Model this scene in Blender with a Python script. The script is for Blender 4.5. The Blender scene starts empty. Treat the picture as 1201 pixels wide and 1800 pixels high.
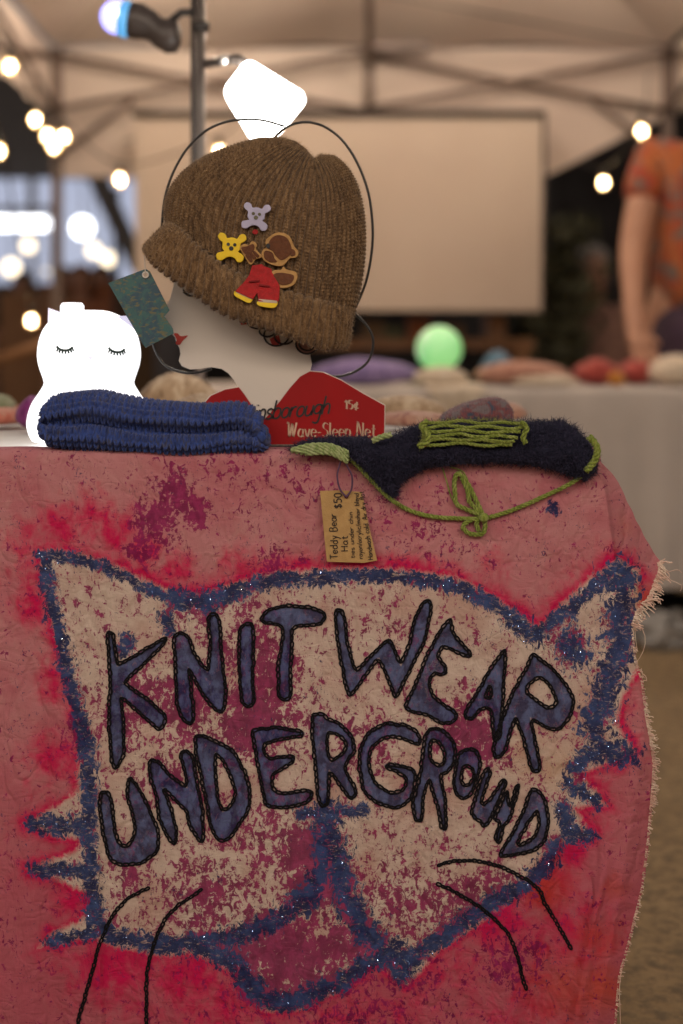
import bpy, math, random
import numpy as np
from mathutils import Vector, Matrix
random.seed(7); RNG = np.random.default_rng(7)
SC = bpy.context.scene
COL = SC.collection
PI = math.pi

# ------------------------------------------------------------------ camera, world, exposure
HC = 0.872            # camera height in metres
FP = 2500.0           # focal length in photo pixels (50 mm on a 36 mm tall frame)
CX, HY = 600.5, 615.0 # vanishing column and horizon row of the photo
cam_d = bpy.data.cameras.new('camera'); cam = bpy.data.objects.new('camera', cam_d); COL.objects.link(cam)
cam.location = (0, 0, HC); cam.rotation_euler = (PI/2, 0, 0)
cam_d.sensor_fit = 'VERTICAL'; cam_d.sensor_height = 36; cam_d.sensor_width = 24; cam_d.lens = 50
cam_d.shift_y = -(900-HY)/1800.0
cam_d.clip_start = 0.05; cam_d.clip_end = 400
cam_d.dof.use_dof = True; cam_d.dof.focus_distance = 1.615; cam_d.dof.aperture_fstop = 2.2
cam_d.dof.aperture_blades = 0
SC.camera = cam
W = bpy.data.worlds.new('World'); SC.world = W; W.use_nodes = True
bg = W.node_tree.nodes['Background']
bg.inputs['Color'].default_value = (1.0, 0.84, 0.76, 1); bg.inputs['Strength'].default_value = 0.15
SC.view_settings.view_transform = 'Standard'; SC.view_settings.look = 'None'
SC.view_settings.exposure = 0.5; SC.view_settings.gamma = 1; SC.view_settings.use_curve_mapping = False
SC.cycles.use_denoising = True
SC.cycles.max_bounces = 6; SC.cycles.sample_clamp_indirect = 4.0
FILL_BULB_L = 285.0        # radiance of the unseen festoon bulbs added as fill

# ------------------------------------------------------------------ helpers
def P(px, py, Y):
    """photo pixel + depth in metres -> point in the place"""
    return ((px-CX)*Y/FP, Y, HC-(py-HY)*Y/FP)
def Pv(px, py, Y):
    px = np.asarray(px, float); py = np.asarray(py, float); Y = np.broadcast_to(np.asarray(Y, float), px.shape)
    return np.stack([(px-CX)*Y/FP, Y, HC-(py-HY)*Y/FP], -1)
ORI = {}
def tag(o, label, cat, group=None):
    o['label'] = label; o['category'] = cat
    if group: o['group'] = group
    return o
def thing(name, label, cat, loc, group=None):
    o = bpy.data.objects.new(name, None); COL.objects.link(o); o.location = loc
    o.empty_display_size = 0.05
    ORI[o.name] = np.array(loc, float)
    return tag(o, label, cat, group)
def quickmesh(name, v, quads=None, tris=None, smooth=True):
    v = np.asarray(v, np.float32).reshape(-1, 3)
    me = bpy.data.meshes.new(name)
    q = np.zeros((0, 4), np.int32) if quads is None else np.asarray(quads, np.int32).reshape(-1, 4)
    t = np.zeros((0, 3), np.int32) if tris is None else np.asarray(tris, np.int32).reshape(-1, 3)
    me.vertices.add(len(v)); me.vertices.foreach_set('co', v.ravel())
    nl = q.size+t.size; me.loops.add(nl)
    me.loops.foreach_set('vertex_index', np.concatenate([q.ravel(), t.ravel()]))
    me.polygons.add(len(q)+len(t))
    st = np.concatenate([np.arange(len(q))*4, q.size+np.arange(len(t))*3]).astype(np.int32)
    me.polygons.foreach_set('loop_start', st)
    me.update(calc_edges=True)
    me.polygons.foreach_set('use_smooth', np.full(len(q)+len(t), smooth))
    return me
def link(name, me, m, parent=None, kind=None, world=True):
    """me in world coordinates; made local to its parent's origin, or to its own base"""
    o = bpy.data.objects.new(name, me); COL.objects.link(o)
    if m is not None:
        me.materials.clear(); me.materials.append(m)
    n = len(me.vertices); co = np.empty(n*3, np.float32); me.vertices.foreach_get('co', co); co = co.reshape(-1, 3)
    if parent is not None:
        org = ORI[parent.name]; o.parent = parent; ORI[o.name] = org
        me.vertices.foreach_set('co', (co-org).astype(np.float32).ravel())
    else:
        org = np.array([(co[:, 0].min()+co[:, 0].max())/2, (co[:, 1].min()+co[:, 1].max())/2, co[:, 2].min()])
        ORI[o.name] = org; o.location = org
        me.vertices.foreach_set('co', (co-org).astype(np.float32).ravel())
    me.update()
    if kind: o['kind'] = kind
    return o
class MB:
    def __init__(s): s.v = []; s.q = []; s.t = []; s.n = 0
    def add(s, v, q=None, t=None):
        v = np.asarray(v, float).reshape(-1, 3)
        if q is not None and len(q): s.q.append(np.asarray(q, int).reshape(-1, 4)+s.n)
        if t is not None and len(t): s.t.append(np.asarray(t, int).reshape(-1, 3)+s.n)
        s.v.append(v); s.n += len(v); return s
    def box(s, lo, hi):
        x0, y0, z0 = lo; x1, y1, z1 = hi
        v = [(x, y, z) for z in (z0, z1) for y in (y0, y1) for x in (x0, x1)]
        return s.add(v, [(0, 2, 3, 1), (4, 5, 7, 6), (0, 1, 5, 4), (2, 6, 7, 3), (0, 4, 6, 2), (1, 3, 7, 5)])
    def tube(s, pts, r, n=8, cap=True):
        v, q, t = tube_arrays(pts, r, n, cap); return s.add(v, q, t)
    def sphere(s, c, r, nu=16, nv=10, sc=(1, 1, 1)):
        g = np.zeros((nv+1, nu, 3))
        for j in range(nv+1):
            a = PI*j/nv
            for i in range(nu):
                b = 2*PI*i/nu
                g[j, i] = (math.sin(a)*math.cos(b)*sc[0], math.sin(a)*math.sin(b)*sc[1], math.cos(a)*sc[2])
        return s.add(g*r+np.array(c), gridq(nv+1, nu, False, True))
    def lathe(s, prof, c, n=32, axis=None):
        """prof: list of (radius, height)"""
        pr = np.array(prof); a = np.arange(n)*2*PI/n
        g = np.stack([pr[:, 0:1]*np.cos(a), pr[:, 0:1]*np.sin(a), np.repeat(pr[:, 1:2], n, 1)], -1)
        if axis is not None:
            R = np.array(Vector((0, 0, 1)).rotation_difference(Vector(axis)).to_matrix()); g = g@R.T
        return s.add(g+np.array(c), gridq(len(pr), n, False, True))
    def mesh(s, name='mesh', smooth=True):
        return quickmesh(name, np.concatenate(s.v), np.concatenate(s.q) if s.q else None, np.concatenate(s.t) if s.t else None, smooth)
def gridq(nu, nv, wu=False, wv=False):
    i = np.arange(nu if wu else nu-1); j = np.arange(nv if wv else nv-1)
    I, J = np.meshgrid(i, j, indexing='ij'); I2 = (I+1) % nu; J2 = (J+1) % nv
    return np.stack([I*nv+J, I*nv+J2, I2*nv+J2, I2*nv+J], -1).reshape(-1, 4)
def tube_arrays(pts, r, n=8, cap=True):
    p = np.asarray(pts, float); m = len(p); r = np.broadcast_to(np.asarray(r, float), (m,))
    t = np.gradient(p, axis=0); t /= np.linalg.norm(t, axis=1, keepdims=True)+1e-12
    up = np.array([0, 0, 1.0]) if abs(t[0, 2]) < 0.9 else np.array([1.0, 0, 0])
    nrm = np.zeros_like(p); u = np.cross(t[0], up); u /= np.linalg.norm(u); nrm[0] = u
    for i in range(1, m):
        u = nrm[i-1]-t[i]*np.dot(nrm[i-1], t[i]); nrm[i] = u/(np.linalg.norm(u)+1e-12)
    b = np.cross(t, nrm); a = np.arange(n)*2*PI/n
    g = p[:, None]+r[:, None, None]*(np.cos(a)[None, :, None]*nrm[:, None]+np.sin(a)[None, :, None]*b[:, None])
    v = g.reshape(-1, 3); q = gridq(m, n, False, True); tr = []
    if cap:
        v = np.concatenate([v, p[:1], p[-1:]]); k = m*n
        for i in range(n):
            tr.append((k, (i+1) % n, i)); tr.append((k+1, (m-1)*n+i, (m-1)*n+(i+1) % n))
    return v, q, tr
def spline(pts, n=60, closed=False):
    """Catmull-Rom through pts, n samples"""
    p = np.asarray(pts, float)
    if closed: q = np.concatenate([p[-1:], p, p[:2]]); m = len(p)
    else: q = np.concatenate([2*p[:1]-p[1:2], p, 2*p[-1:]-p[-2:-1]]); m = len(p)-1
    s = np.linspace(0, m, n, endpoint=not closed); i = np.minimum(s.astype(int), m-1); f = (s-i)[:, None]
    a, b, c, d = q[i], q[i+1], q[i+2], q[i+3]
    return 0.5*((2*b)+(-a+c)*f+(2*a-5*b+4*c-d)*f**2+(-a+3*b-3*c+d)*f**3)
def resample(pts, step):
    p = np.asarray(pts, float); d = np.r_[0, np.cumsum(np.linalg.norm(np.diff(p, axis=0), axis=1))]
    n = max(2, int(round(d[-1]/step))+1); s = np.linspace(0, d[-1], n)
    return np.stack([np.interp(s, d, p[:, k]) for k in range(p.shape[1])], -1)
def interp(xs, pts):
    p = np.asarray(pts, float); return np.interp(xs, p[:, 0], p[:, 1])
def seg_dist(Q, pl, closed=False):
    pl = np.asarray(pl, float)
    if closed: pl = np.concatenate([pl, pl[:1]])
    best = np.full(len(Q), 1e9)
    for a, b in zip(pl[:-1], pl[1:]):
        ab = b-a; L = ab@ab+1e-9; t = np.clip(((Q-a)@ab)/L, 0, 1)
        d = Q-(a+t[:, None]*ab); np.minimum(best, np.einsum('ij,ij->i', d, d), out=best)
    return np.sqrt(best)
def inside(Q, pl):
    pl = np.asarray(pl, float); c = np.zeros(len(Q), bool); x, y = Q[:, 0], Q[:, 1]
    for a, b in zip(pl, np.roll(pl, -1, 0)):
        if a[1] == b[1]: continue
        m = ((a[1] > y) != (b[1] > y)) & (x < (b[0]-a[0])*(y-a[1])/(b[1]-a[1])+a[0]); c ^= m
    return c
def sdf(Q, pl):
    d = seg_dist(Q, pl, True); return np.where(inside(Q, pl), -d, d)
def wob(x, y, seed=0):
    """cheap smooth noise -1..1 from a few sines"""
    r = np.random.default_rng(seed); s = 0
    for k in range(6):
        a = r.uniform(0, 2*PI); f = r.uniform(0.6, 2.2); s = s+np.sin((x*math.cos(a)+y*math.sin(a))*f+r.uniform(0, 6))
    return s/6
def plate_mesh(name, polys, Y, thick, bevel=0.0, depthf=None, smooth=False):
    """solid plate from photo-pixel outlines (holes by even-odd); Y = depth of its front face"""
    cu = bpy.data.curves.new(name, 'CURVE'); cu.dimensions = '2D'; cu.fill_mode = 'BOTH'
    cu.extrude = max(thick/2-bevel, 0); cu.bevel_depth = bevel; cu.bevel_resolution = 1
    for pl in polys:
        sp = cu.splines.new('POLY'); sp.points.add(len(pl)-1); sp.use_cyclic_u = True
        for pt, (x, y) in zip(sp.points, pl):
            X, _, Z = P(x, y, Y); pt.co = (X, Z, 0, 1)
    tmp = bpy.data.objects.new(name, cu); COL.objects.link(tmp)
    dg = bpy.context.evaluated_depsgraph_get(); me = bpy.data.meshes.new_from_object(tmp.evaluated_get(dg))
    bpy.data.objects.remove(tmp); bpy.data.curves.remove(cu)
    n = len(me.vertices); co = np.empty(n*3, np.float32); me.vertices.foreach_get('co', co); co = co.reshape(-1, 3)
    X, Z, dz = co[:, 0], co[:, 1], co[:, 2]
    yy = Y+thick/2-dz
    if depthf is not None:
        px = CX+X*FP/Y; py = HY+(HC-Z)*FP/Y; yy = yy+depthf(px, py)
    me.vertices.foreach_set('co', np.stack([X, yy, Z], -1).astype(np.float32).ravel())
    me.flip_normals() if False else None
    me.update(); return me
def fuzz_mesh(name, pts, nrm, n, length, width, curl=0.6, spread=0.9, seed=1, droop=0.0):
    """n short loose fibres standing off the points pts with normals nrm"""
    r = np.random.default_rng(seed); i = r.integers(0, len(pts), n)
    p = pts[i]; d = nrm[i]+spread*r.normal(size=(n, 3)); d /= np.linalg.norm(d, axis=1, keepdims=True)
    L = length*r.uniform(0.4, 1.3, (n, 1)); b = r.normal(size=(n, 3)); b /= np.linalg.norm(b, axis=1, keepdims=True)
    w = np.cross(d, r.normal(size=(n, 3))); w /= np.linalg.norm(w, axis=1, keepdims=True); w *= width/2
    p1 = p+d*L*0.5; d2 = d+curl*b; d2[:, 2] -= droop; d2 /= np.linalg.norm(d2, axis=1, keepdims=True); p2 = p1+d2*L*0.5
    v = np.stack([p-w, p+w, p1-w*0.8, p1+w*0.8, p2], 1).reshape(-1, 3)
    k = np.arange(n)*5
    q = np.stack([k, k+1, k+3, k+2], -1); t = np.stack([k+2, k+3, k+4], -1)
    return quickmesh(name, v, q, t)
def grid_normals(g, wu=False, wv=False):
    du = np.gradient(g, axis=0) if not wu else np.roll(g, -1, 0)-np.roll(g, 1, 0)
    dv = np.gradient(g, axis=1) if not wv else np.roll(g, -1, 1)-np.roll(g, 1, 1)
    n = np.cross(du, dv); return n/(np.linalg.norm(n, axis=2, keepdims=True)+1e-12)
def knit(cu, cv, slant=0.9, row=0.38, sharp=0.6):
    """height 0..1 of stocking stitch: cu columns, cv rows"""
    f = cu-np.floor(cu)-0.5; ph = cv+np.abs(f)*slant
    col = np.clip(np.sin(PI*(1-np.abs(f)*2)*0.5), 0, 1)**sharp
    mid = 1-0.35*np.exp(-(f/0.09)**2)
    return col*mid*(1-row+row*np.cos(2*PI*ph))
def skin_mesh(name, verts, edges, rad, sub=2, root=0):
    me = bpy.data.meshes.new(name); me.from_pydata([tuple(v) for v in verts], edges, [])
    o = bpy.data.objects.new(name, me); COL.objects.link(o)
    m = o.modifiers.new('s', 'SKIN'); m.use_smooth_shade = True
    for i, d in enumerate(me.skin_vertices[0].data):
        d.radius = (rad[i], rad[i]) if not isinstance(rad[i], tuple) else rad[i]; d.use_root = (i == root)
    s = o.modifiers.new('u', 'SUBSURF'); s.levels = sub; s.render_levels = sub
    dg = bpy.context.evaluated_depsgraph_get(); r = bpy.data.meshes.new_from_object(o.evaluated_get(dg))
    bpy.data.objects.remove(o); r.polygons.foreach_set('use_smooth', np.full(len(r.polygons), True)); return r

# ------------------------------------------------------------------ materials
class NT:
    def __init__(s, name):
        s.m = bpy.data.materials.new(name); s.m.use_nodes = True; s.t = s.m.node_tree
        s.b = s.t.nodes['Principled BSDF']; s.out = s.t.nodes['Material Output']
    def n(s, ty, **kw):
        x = s.t.nodes.new(ty)
        for k, v in kw.items(): setattr(x, k, v)
        return x
    def put(s, sock, v):
        if isinstance(v, bpy.types.NodeSocket): s.t.links.new(v, sock)
        elif isinstance(v, (tuple, list)):
            sock.default_value = tuple(v)+((1,) if len(v) == 3 and sock.type == 'RGBA' else ())
        else: sock.default_value = v
    def math(s, op, a, b=0.0, c=None, clamp=False):
        x = s.n('ShaderNodeMath', operation=op, use_clamp=clamp); s.put(x.inputs[0], a); s.put(x.inputs[1], b)
        if c is not None: s.put(x.inputs[2], c)
        return x.outputs[0]
    def ramp(s, v, lo, hi, a=0.0, b=1.0):
        x = s.n('ShaderNodeMapRange', interpolation_type='SMOOTHSTEP'); s.put(x.inputs[0], v)
        x.inputs[1].default_value = lo; x.inputs[2].default_value = hi; x.inputs[3].default_value = a; x.inputs[4].default_value = b
        return x.outputs[0]
    def mix(s, f, a, b):
        x = s.n('ShaderNodeMix', data_type='RGBA'); s.put(x.inputs[0], f); s.put(x.inputs[6], a); s.put(x.inputs[7], b); return x.outputs[2]
    def noise(s, vec, scale, detail=3.0, rough=0.55, dist=0.0, color=False):
        x = s.n('ShaderNodeTexNoise'); s.put(x.inputs['Vector'], vec) if vec is not None else None
        x.inputs['Scale'].default_value = scale; x.inputs['Detail'].default_value = detail
        x.inputs['Roughness'].default_value = rough; x.inputs['Distortion'].default_value = dist
        return x.outputs[1 if color else 0]
    def voro(s, vec, scale):
        x = s.n('ShaderNodeTexVoronoi'); s.put(x.inputs['Vector'], vec); x.inputs['Scale'].default_value = scale; return x.outputs
    def attr(s, name, vec=False):
        x = s.n('ShaderNodeAttribute', attribute_name=name); return x.outputs['Vector' if vec else 'Fac']
    def obj(s): return s.n('ShaderNodeTexCoord').outputs['Object']
    def scale(s, vec, v):
        x = s.n('ShaderNodeVectorMath', operation='MULTIPLY'); s.put(x.inputs[0], vec); x.inputs[1].default_value = v; return x.outputs[0]
    def bump(s, h, strength=0.3, dist=0.002):
        x = s.n('ShaderNodeBump'); x.inputs['Strength'].default_value = strength; x.inputs['Distance'].default_value = dist
        s.put(x.inputs['Height'], h); s.t.links.new(x.outputs[0], s.b.inputs['Normal'])
def mat(name, c, rough=0.7, c2=None, scale=20, bump=0.0, metal=0.0, bscale=None, sheen=0.0, spec=0.5, trans=0.0):
    k = NT(name); v = k.obj()
    c2 = c2 or tuple(x*0.72 for x in c)
    n1 = k.ramp(k.noise(v, scale, 4, 0.6, 0.3), 0.35, 0.65)
    k.put(k.b.inputs['Base Color'], k.mix(n1, c, c2))
    k.put(k.b.inputs['Roughness'], k.ramp(k.noise(v, scale*2.3, 2), 0.3, 0.7, rough*0.85, min(1, rough*1.1)))
    k.b.inputs['Metallic'].default_value = metal; k.b.inputs['Specular IOR Level'].default_value = spec
    if sheen: k.b.inputs['Sheen Weight'].default_value = sheen
    if bump: k.bump(k.noise(v, bscale or scale*6, 4), bump, 0.003)
    if trans:
        tr = k.n('ShaderNodeBsdfTranslucent'); k.put(tr.inputs[0], c); mx = k.n('ShaderNodeMixShader'); mx.inputs[0].default_value = trans
        k.t.links.new(k.b.outputs[0], mx.inputs[1]); k.t.links.new(tr.outputs[0], mx.inputs[2]); k.t.links.new(mx.outputs[0], k.out.inputs[0])
    return k.m
def glow(name, c, strength, base=(0.8, 0.8, 0.8)):
    k = NT(name); k.put(k.b.inputs['Base Color'], base); k.put(k.b.inputs['Emission Color'], c)
    k.b.inputs['Emission Strength'].default_value = strength; k.b.inputs['Roughness'].default_value = 0.4
    return k.m
def yarn(name, cols, scale=260, sheen=0.4, thr=(0.42, 0.5, 0.58), stretch=(1, 1, 0.35)):
    """melange of two or three yarn colours"""
    k = NT(name); v = k.scale(k.obj(), stretch); n1 = k.noise(v, scale, 3, 0.7, 0.5); n2 = k.noise(v, scale*0.22, 2)
    m = k.math('ADD', k.math('MULTIPLY', n1, 0.8), k.math('MULTIPLY', n2, 0.2))
    c = k.mix(k.ramp(m, thr[0], thr[1]), cols[0], cols[1])
    if len(cols) > 2: c = k.mix(k.ramp(m, thr[1]+0.02, thr[2]), c, cols[2])
    k.put(k.b.inputs['Base Color'], c); k.b.inputs['Roughness'].default_value = 0.95
    k.b.inputs['Specular IOR Level'].default_value = 0.15
    k.b.inputs['Sheen Weight'].default_value = sheen*0.4; k.b.inputs['Sheen Roughness'].default_value = 0.6
    k.bump(k.noise(v, scale*3, 2), 0.35, 0.001)
    return k.m
# ------------------------------------------------------------------ the painted banner cloth
ZT = HC-(790-HY)*1.60/FP          # top of the cloth at the table edge
EDGE_R = [(780, 1052), (812, 1056), (830, 1074), (850, 1088), (905, 1114), (960, 1142), (990, 1163), (1008, 1160), (1050, 1143), (1075, 1122), (1100, 1113), (1160, 1119), (1200, 1131),
          (1265, 1139), (1300, 1146), (1345, 1152), (1400, 1148), (1480, 1141), (1560, 1131), (1640, 1112), (1690, 1098), (1720, 1090), (1800, 1084), (1950, 1080)]
FOLD = [(780, 1048), (870, 1066), (985, 1082), (1040, 1093), (1110, 1110), (1160, 1118), (1300, 1132), (1600, 1085), (1800, 1050), (1950, 1030)]
def cloth_y(px, py):
    px = np.asarray(px, float); py = np.asarray(py, float)
    k = np.clip((py-815)/985, 0, 1.1)
    y = 1.600+0.008*k*np.sin(px/95+py/420+1)+0.007*k*wob(px/110, py/330, 3)+0.0030*np.clip(k*4, 0, 1)*wob(px/45, py/120, 5)
    y += 0.0009*wob(px/16, py/24, 9)+0.0011*wob(px/30+py/60, py/26-px/70, 12)
    for x0, slope, w, a, top, bot in ((168, 0.02, 9, 0.006, 1430, 1900), (735, 0.05, 7, 0.0022, 1150, 1760), (752, 0.045, 4, -0.0014, 1280, 1660), (330, -0.06, 12, 0.004, 1500, 1900),
                                      (450, 0.06, 14, -0.004, 1560, 1900), (930, -0.12, 16, 0.006, 1500, 1900), (1010, -0.22, 14, -0.006, 1420, 1900),
                                      (1075, -0.18, 14, 0.010, 1450, 1900), (60, 0.05, 20, -0.006, 1100, 1900), (742, 0.10, 3, 0.0012, 860, 1010), (845, 0.16, 3, 0.0012, 880, 1000), (548, 0.03, 5, 0.0014, 1100, 1500)):
        g = np.clip((py-top)/90, 0, 1)*np.clip((bot-py)/60, 0, 1)
        y -= a*g*np.exp(-((px-x0-slope*(py-top))/w)**2)
    f = np.interp(py, *np.array(FOLD).T); s = np.clip(px-f, 0, None)
    up = np.clip((1125-py)/60, 0, 1)
    y += up*(0.012*np.clip(s/3, 0, 1)+s*0.00065)+(1-up)*s*0.00055
    return y
def T(z, ox, oy, sc): return [(ox+a/sc, oy+b/sc) for a, b in z]
zA = lambda z: T(z, 150, 1030, 2.669)
zB = lambda z: T(z, 560, 1030, 2.555)
zC = lambda z: T(z, 150, 1240, 2.669)
zD = lambda z: T(z, 530, 1240, 2.555)
LETTERS = [
 ('K', zA, [[(103,212),(130,212),(140,300),(150,378),(260,310),(385,235),(378,262),(280,360),(178,455),(290,530),(378,608),(375,640),(352,680),(250,590),(165,515),(180,640),(183,780),(145,868),(125,830),(110,640),(118,450)]]),
 ('N', zA, [[(415,235),(450,213),(490,245),(505,310),(575,405),(590,250),(572,160),(590,125),(620,130),(632,180),(640,330),(660,500),(650,590),(630,600),(560,520),(482,380),(503,540),(512,630),(490,655),(455,620),(432,560),(425,420)]]),
 ('I', zA, [[(725,195),(770,165),(790,190),(786,400),(792,550),(765,572),(735,550),(722,400)]]),
 ('T', zA, [[(820,160),(850,115),(930,92),(1050,100),(1120,120),(1132,150),(1110,178),(972,188),(970,300),(960,400),(968,520),(940,542),(905,520),(905,380),(920,300),(930,190),(890,172),(835,178)]]),
 ('W', zB, [[(75,105),(100,98),(120,150),(130,260),(165,385),(240,310),(315,235),(335,260),(370,360),(410,260),(430,150),(478,60),(510,65),(500,130),(480,240),(430,340),(345,508),(320,430),(270,320),(140,500),(120,440),(95,300),(78,170)]]),
 ('E', zB, [[(597,142),(600,210),(690,310),(680,325),(555,265),(530,325),(580,365),(570,405),(515,385),(495,440),(510,490),(560,535),(615,560),(622,590),(600,620),(540,610),(480,575),(450,572),(385,552),(440,430),(500,290),(545,200)]]),
 ('A', zB, [[(840,280),(835,400),(822,590),(815,690),(790,700),(775,545),(730,545),(690,605),(655,592),(655,570),(700,500),(760,390)], [(770,440),(785,500),(745,510)]]),
 ('R', zB, [[(960,300),(1050,370),(1110,440),(1148,510),(1135,580),(1085,645),(1030,640),(950,590),(965,650),(998,832),(960,838),(920,680),(885,580),(850,700),(830,760),(790,778),(785,720),(825,600),(870,480),(940,360)], [(995,405),(1040,440),(1075,520),(1050,552),(1005,535),(930,475),(950,430)]]),
 ('U', zC, [[(70,405),(105,400),(125,450),(135,560),(150,640),(180,662),(205,660),(238,590),(225,510),(195,420),(205,325),(240,370),(290,460),(340,580),(345,680),(270,740),(170,748),(110,720),(90,620),(70,500)]]),
 ('N', zC, [[(300,280),(310,245),(345,265),(400,330),(480,390),(470,310),(445,240),(455,205),(490,215),(512,270),(525,370),(550,480),(553,655),(490,570),(480,500),(360,380),(400,470),(430,600),(418,665),(350,550),(335,420),(305,340)]]),
 ('D', zC, [[(515,140),(560,140),(600,165),(690,205),(740,290),(775,400),(770,480),(710,580),(665,635),(620,630),(585,560),(567,440),(545,330),(520,230)], [(610,220),(650,260),(690,350),(710,410),(680,480),(645,500),(625,450),(610,330)]]),
 ('E', zC, [[(780,115),(900,100),(1030,125),(1030,140),(950,150),(830,180),(850,250),(900,245),(985,235),(985,260),(870,330),(880,400),(920,415),(1060,395),(1072,410),(1055,450),(950,480),(845,475),(830,380),(800,220)]]),
 ('R', zD, [[(45,40),(105,35),(110,60),(170,80),(230,140),(240,200),(190,280),(250,390),(240,420),(215,420),(150,320),(125,290),(120,450),(95,460),(75,420),(65,280),(50,150)], [(118,115),(170,130),(205,170),(195,210),(130,255),(115,200)]]),
 ('G', zD, [[(390,75),(470,90),(520,120),(545,170),(520,175),(440,140),(370,140),(310,190),(300,270),(330,350),(400,395),(455,385),(475,350),(460,310),(370,275),(375,260),(440,270),(515,290),(510,340),(495,420),(430,465),(340,440),(280,390),(262,290),(262,200),(300,120)]]),
 ('R', zD, [[(555,130),(580,98),(640,110),(690,170),(690,250),(660,300),(620,305),(645,420),(652,560),(635,570),(610,450),(572,320),(545,420),(540,530),(515,520),(497,440),(530,330),(548,200)], [(580,150),(620,160),(645,210),(640,270),(610,275),(575,240)]]),
 ('O', zD, [[(705,215),(745,192),(790,200),(805,260),(790,330),(760,400),(730,425),(695,400),(682,350),(695,280)], [(720,280),(750,260),(775,290),(770,340),(740,370),(715,340)]]),
 ('U', zD, [[(820,300),(850,268),(846,320),(803,430),(815,455),(850,420),(912,322),(924,345),(880,440),(838,535),(815,550),(805,512),(770,512),(765,470),(790,380)]]),
 ('N', zD, [[(868,600),(880,560),(900,520),(862,520),(925,375),(935,470),(970,345),(982,355),(955,440),(935,520),(915,520),(885,628)]]),
 ('D', zD, [[(1030,375),(1062,378),(1095,420),(1110,520),(1095,610),(1040,655),(960,670),(885,682),(900,650),(945,580),(1000,470)], [(1060,465),(1072,530),(1050,590),(970,637),(962,625),(1015,530)]]),
]
LETTERS = [(c, [f(p) for p in pl]) for c, f, pl in LETTERS]
WHISK = [[(262,1560),(225,1580),(198,1610),(175,1660),(165,1700),(150,1750),(132,1815)], [(355,1563),(310,1595),(285,1625),(268,1670),(258,1720),(258,1815)],
         [(770,1522),(800,1513),(850,1515),(900,1532),(942,1558),(960,1590),(1005,1668)], [(768,1554),(800,1568),(840,1592),(880,1625),(902,1660),(925,1740)]]
FACE = [(65,965),(110,966),(190,985),(250,1015),(310,1040),(360,1042),(420,1020),(490,1002),(600,997),(700,998),(800,1012),(860,1042),(905,1070),(945,1100),(985,1062),(1030,1020),(1086,980),
        (1125,1000),(1130,1160),(1095,1230),(1085,1270),(1119,1322),(1060,1348),(1020,1362),(1045,1385),(1070,1418),(1012,1420),(1042,1472),(985,1484),(955,1510),(930,1560),(850,1620),(775,1670),(715,1735),
        (660,1692),(600,1742),(520,1778),(465,1778),(430,1745),(415,1715),(370,1690),(340,1678),(280,1682),(200,1665),(160,1650),(65,1668),(90,1640),(140,1618),(165,1575),(100,1548),(45,1528),(80,1512),(130,1498),
        (140,1478),(90,1468),(40,1448),(80,1425),(110,1410),(135,1390),(138,1280),(120,1200),(95,1120),(76,1040)]
BLUE = [([(70,975),(120,980),(190,998),(250,1030),(310,1058)], 11), ([(310,1052),(360,1058),(420,1038)], 20), ([(420,1034),(500,1018),(600,1012),(700,1014),(790,1028),(850,1052),(900,1085)], 13), ([(900,1085),(945,1118)], 20),
        ([(945,1112),(1000,1070),(1070,1010)], 13), ([(1095,1010),(1092,1090),(1085,1150)], 28), ([(1085,1150),(1065,1210),(1050,1260)], 26), ([(1050,1260),(1050,1320),(1100,1322)], 26), ([(1050,1310),(1010,1350)], 18),
        ([(1000,1375),(1050,1412)], 14), ([(990,1420),(1000,1465),(1035,1470)], 16), ([(1000,1130),(1010,1150)], 26), ([(975,1490),(945,1540),(850,1600),(770,1650),(712,1695)], 17), ([(712,1680),(710,1715)], 17), ([(710,1690),(640,1640),(605,1560),(585,1480)], 24),
        ([(530,1430),(640,1425)], 12), ([(575,1430),(580,1500)], 26), ([(575,1500),(550,1570),(480,1620),(400,1650)], 19), ([(430,1640),(340,1660),(280,1662),(200,1648),(165,1615)], 17), ([(170,1640),(90,1655)], 12), ([(165,1600),(160,1500)], 15),
        ([(155,1530),(60,1530)], 15), ([(150,1450),(60,1448)], 17), ([(155,1480),(158,1400),(150,1300)], 16), ([(150,1300),(125,1210),(105,1120),(85,1040),(78,980)], 14), ([(340,1660),(410,1690),(440,1735)], 20), ([(440,1745),(500,1765),(590,1732),(650,1690),(690,1680)], 17),
        ([(225,1130),(215,1140)], 16), ([(290,1085),(300,1110)], 12), ([(970,890),(975,900)], 10)]
MAROON = [(310,870,34,1.0), (345,905,26,0.8), (270,920,40,1.0), (250,960,30,.9), (350,890,16,1.0), (300,845,12,.8), (440,1130,60,.5), (470,1180,50,.8), (360,1090,50,.4), (230,1250,60,.5), (450,1260,70,.9), (330,1240,60,.8), (540,1500,50,1.0),
          (480,1480,60,.5), (500,1690,90,.9), (600,1660,60,.7), (830,1290,60,.8), (640,1300,50,.45), (700,1580,60,.5), (800,1580,60,.6), (870,1560,40,.5), (520,830,60,.3), (400,830,80,.25), (900,1680,60,.5), (1000,1130,30,.3), (240,1190,40,.5),
          (750,930,70,.25), (660,900,40,.3), (560,1560,50,.8), (400,1450,60,.3), (370,1580,80,.5), (230,1540,30,.5), (130,1290,30,.6), (300,1370,60,.5), (600,1780,200,.35), (700,1120,50,.2), (480,990,30,.6)]
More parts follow.
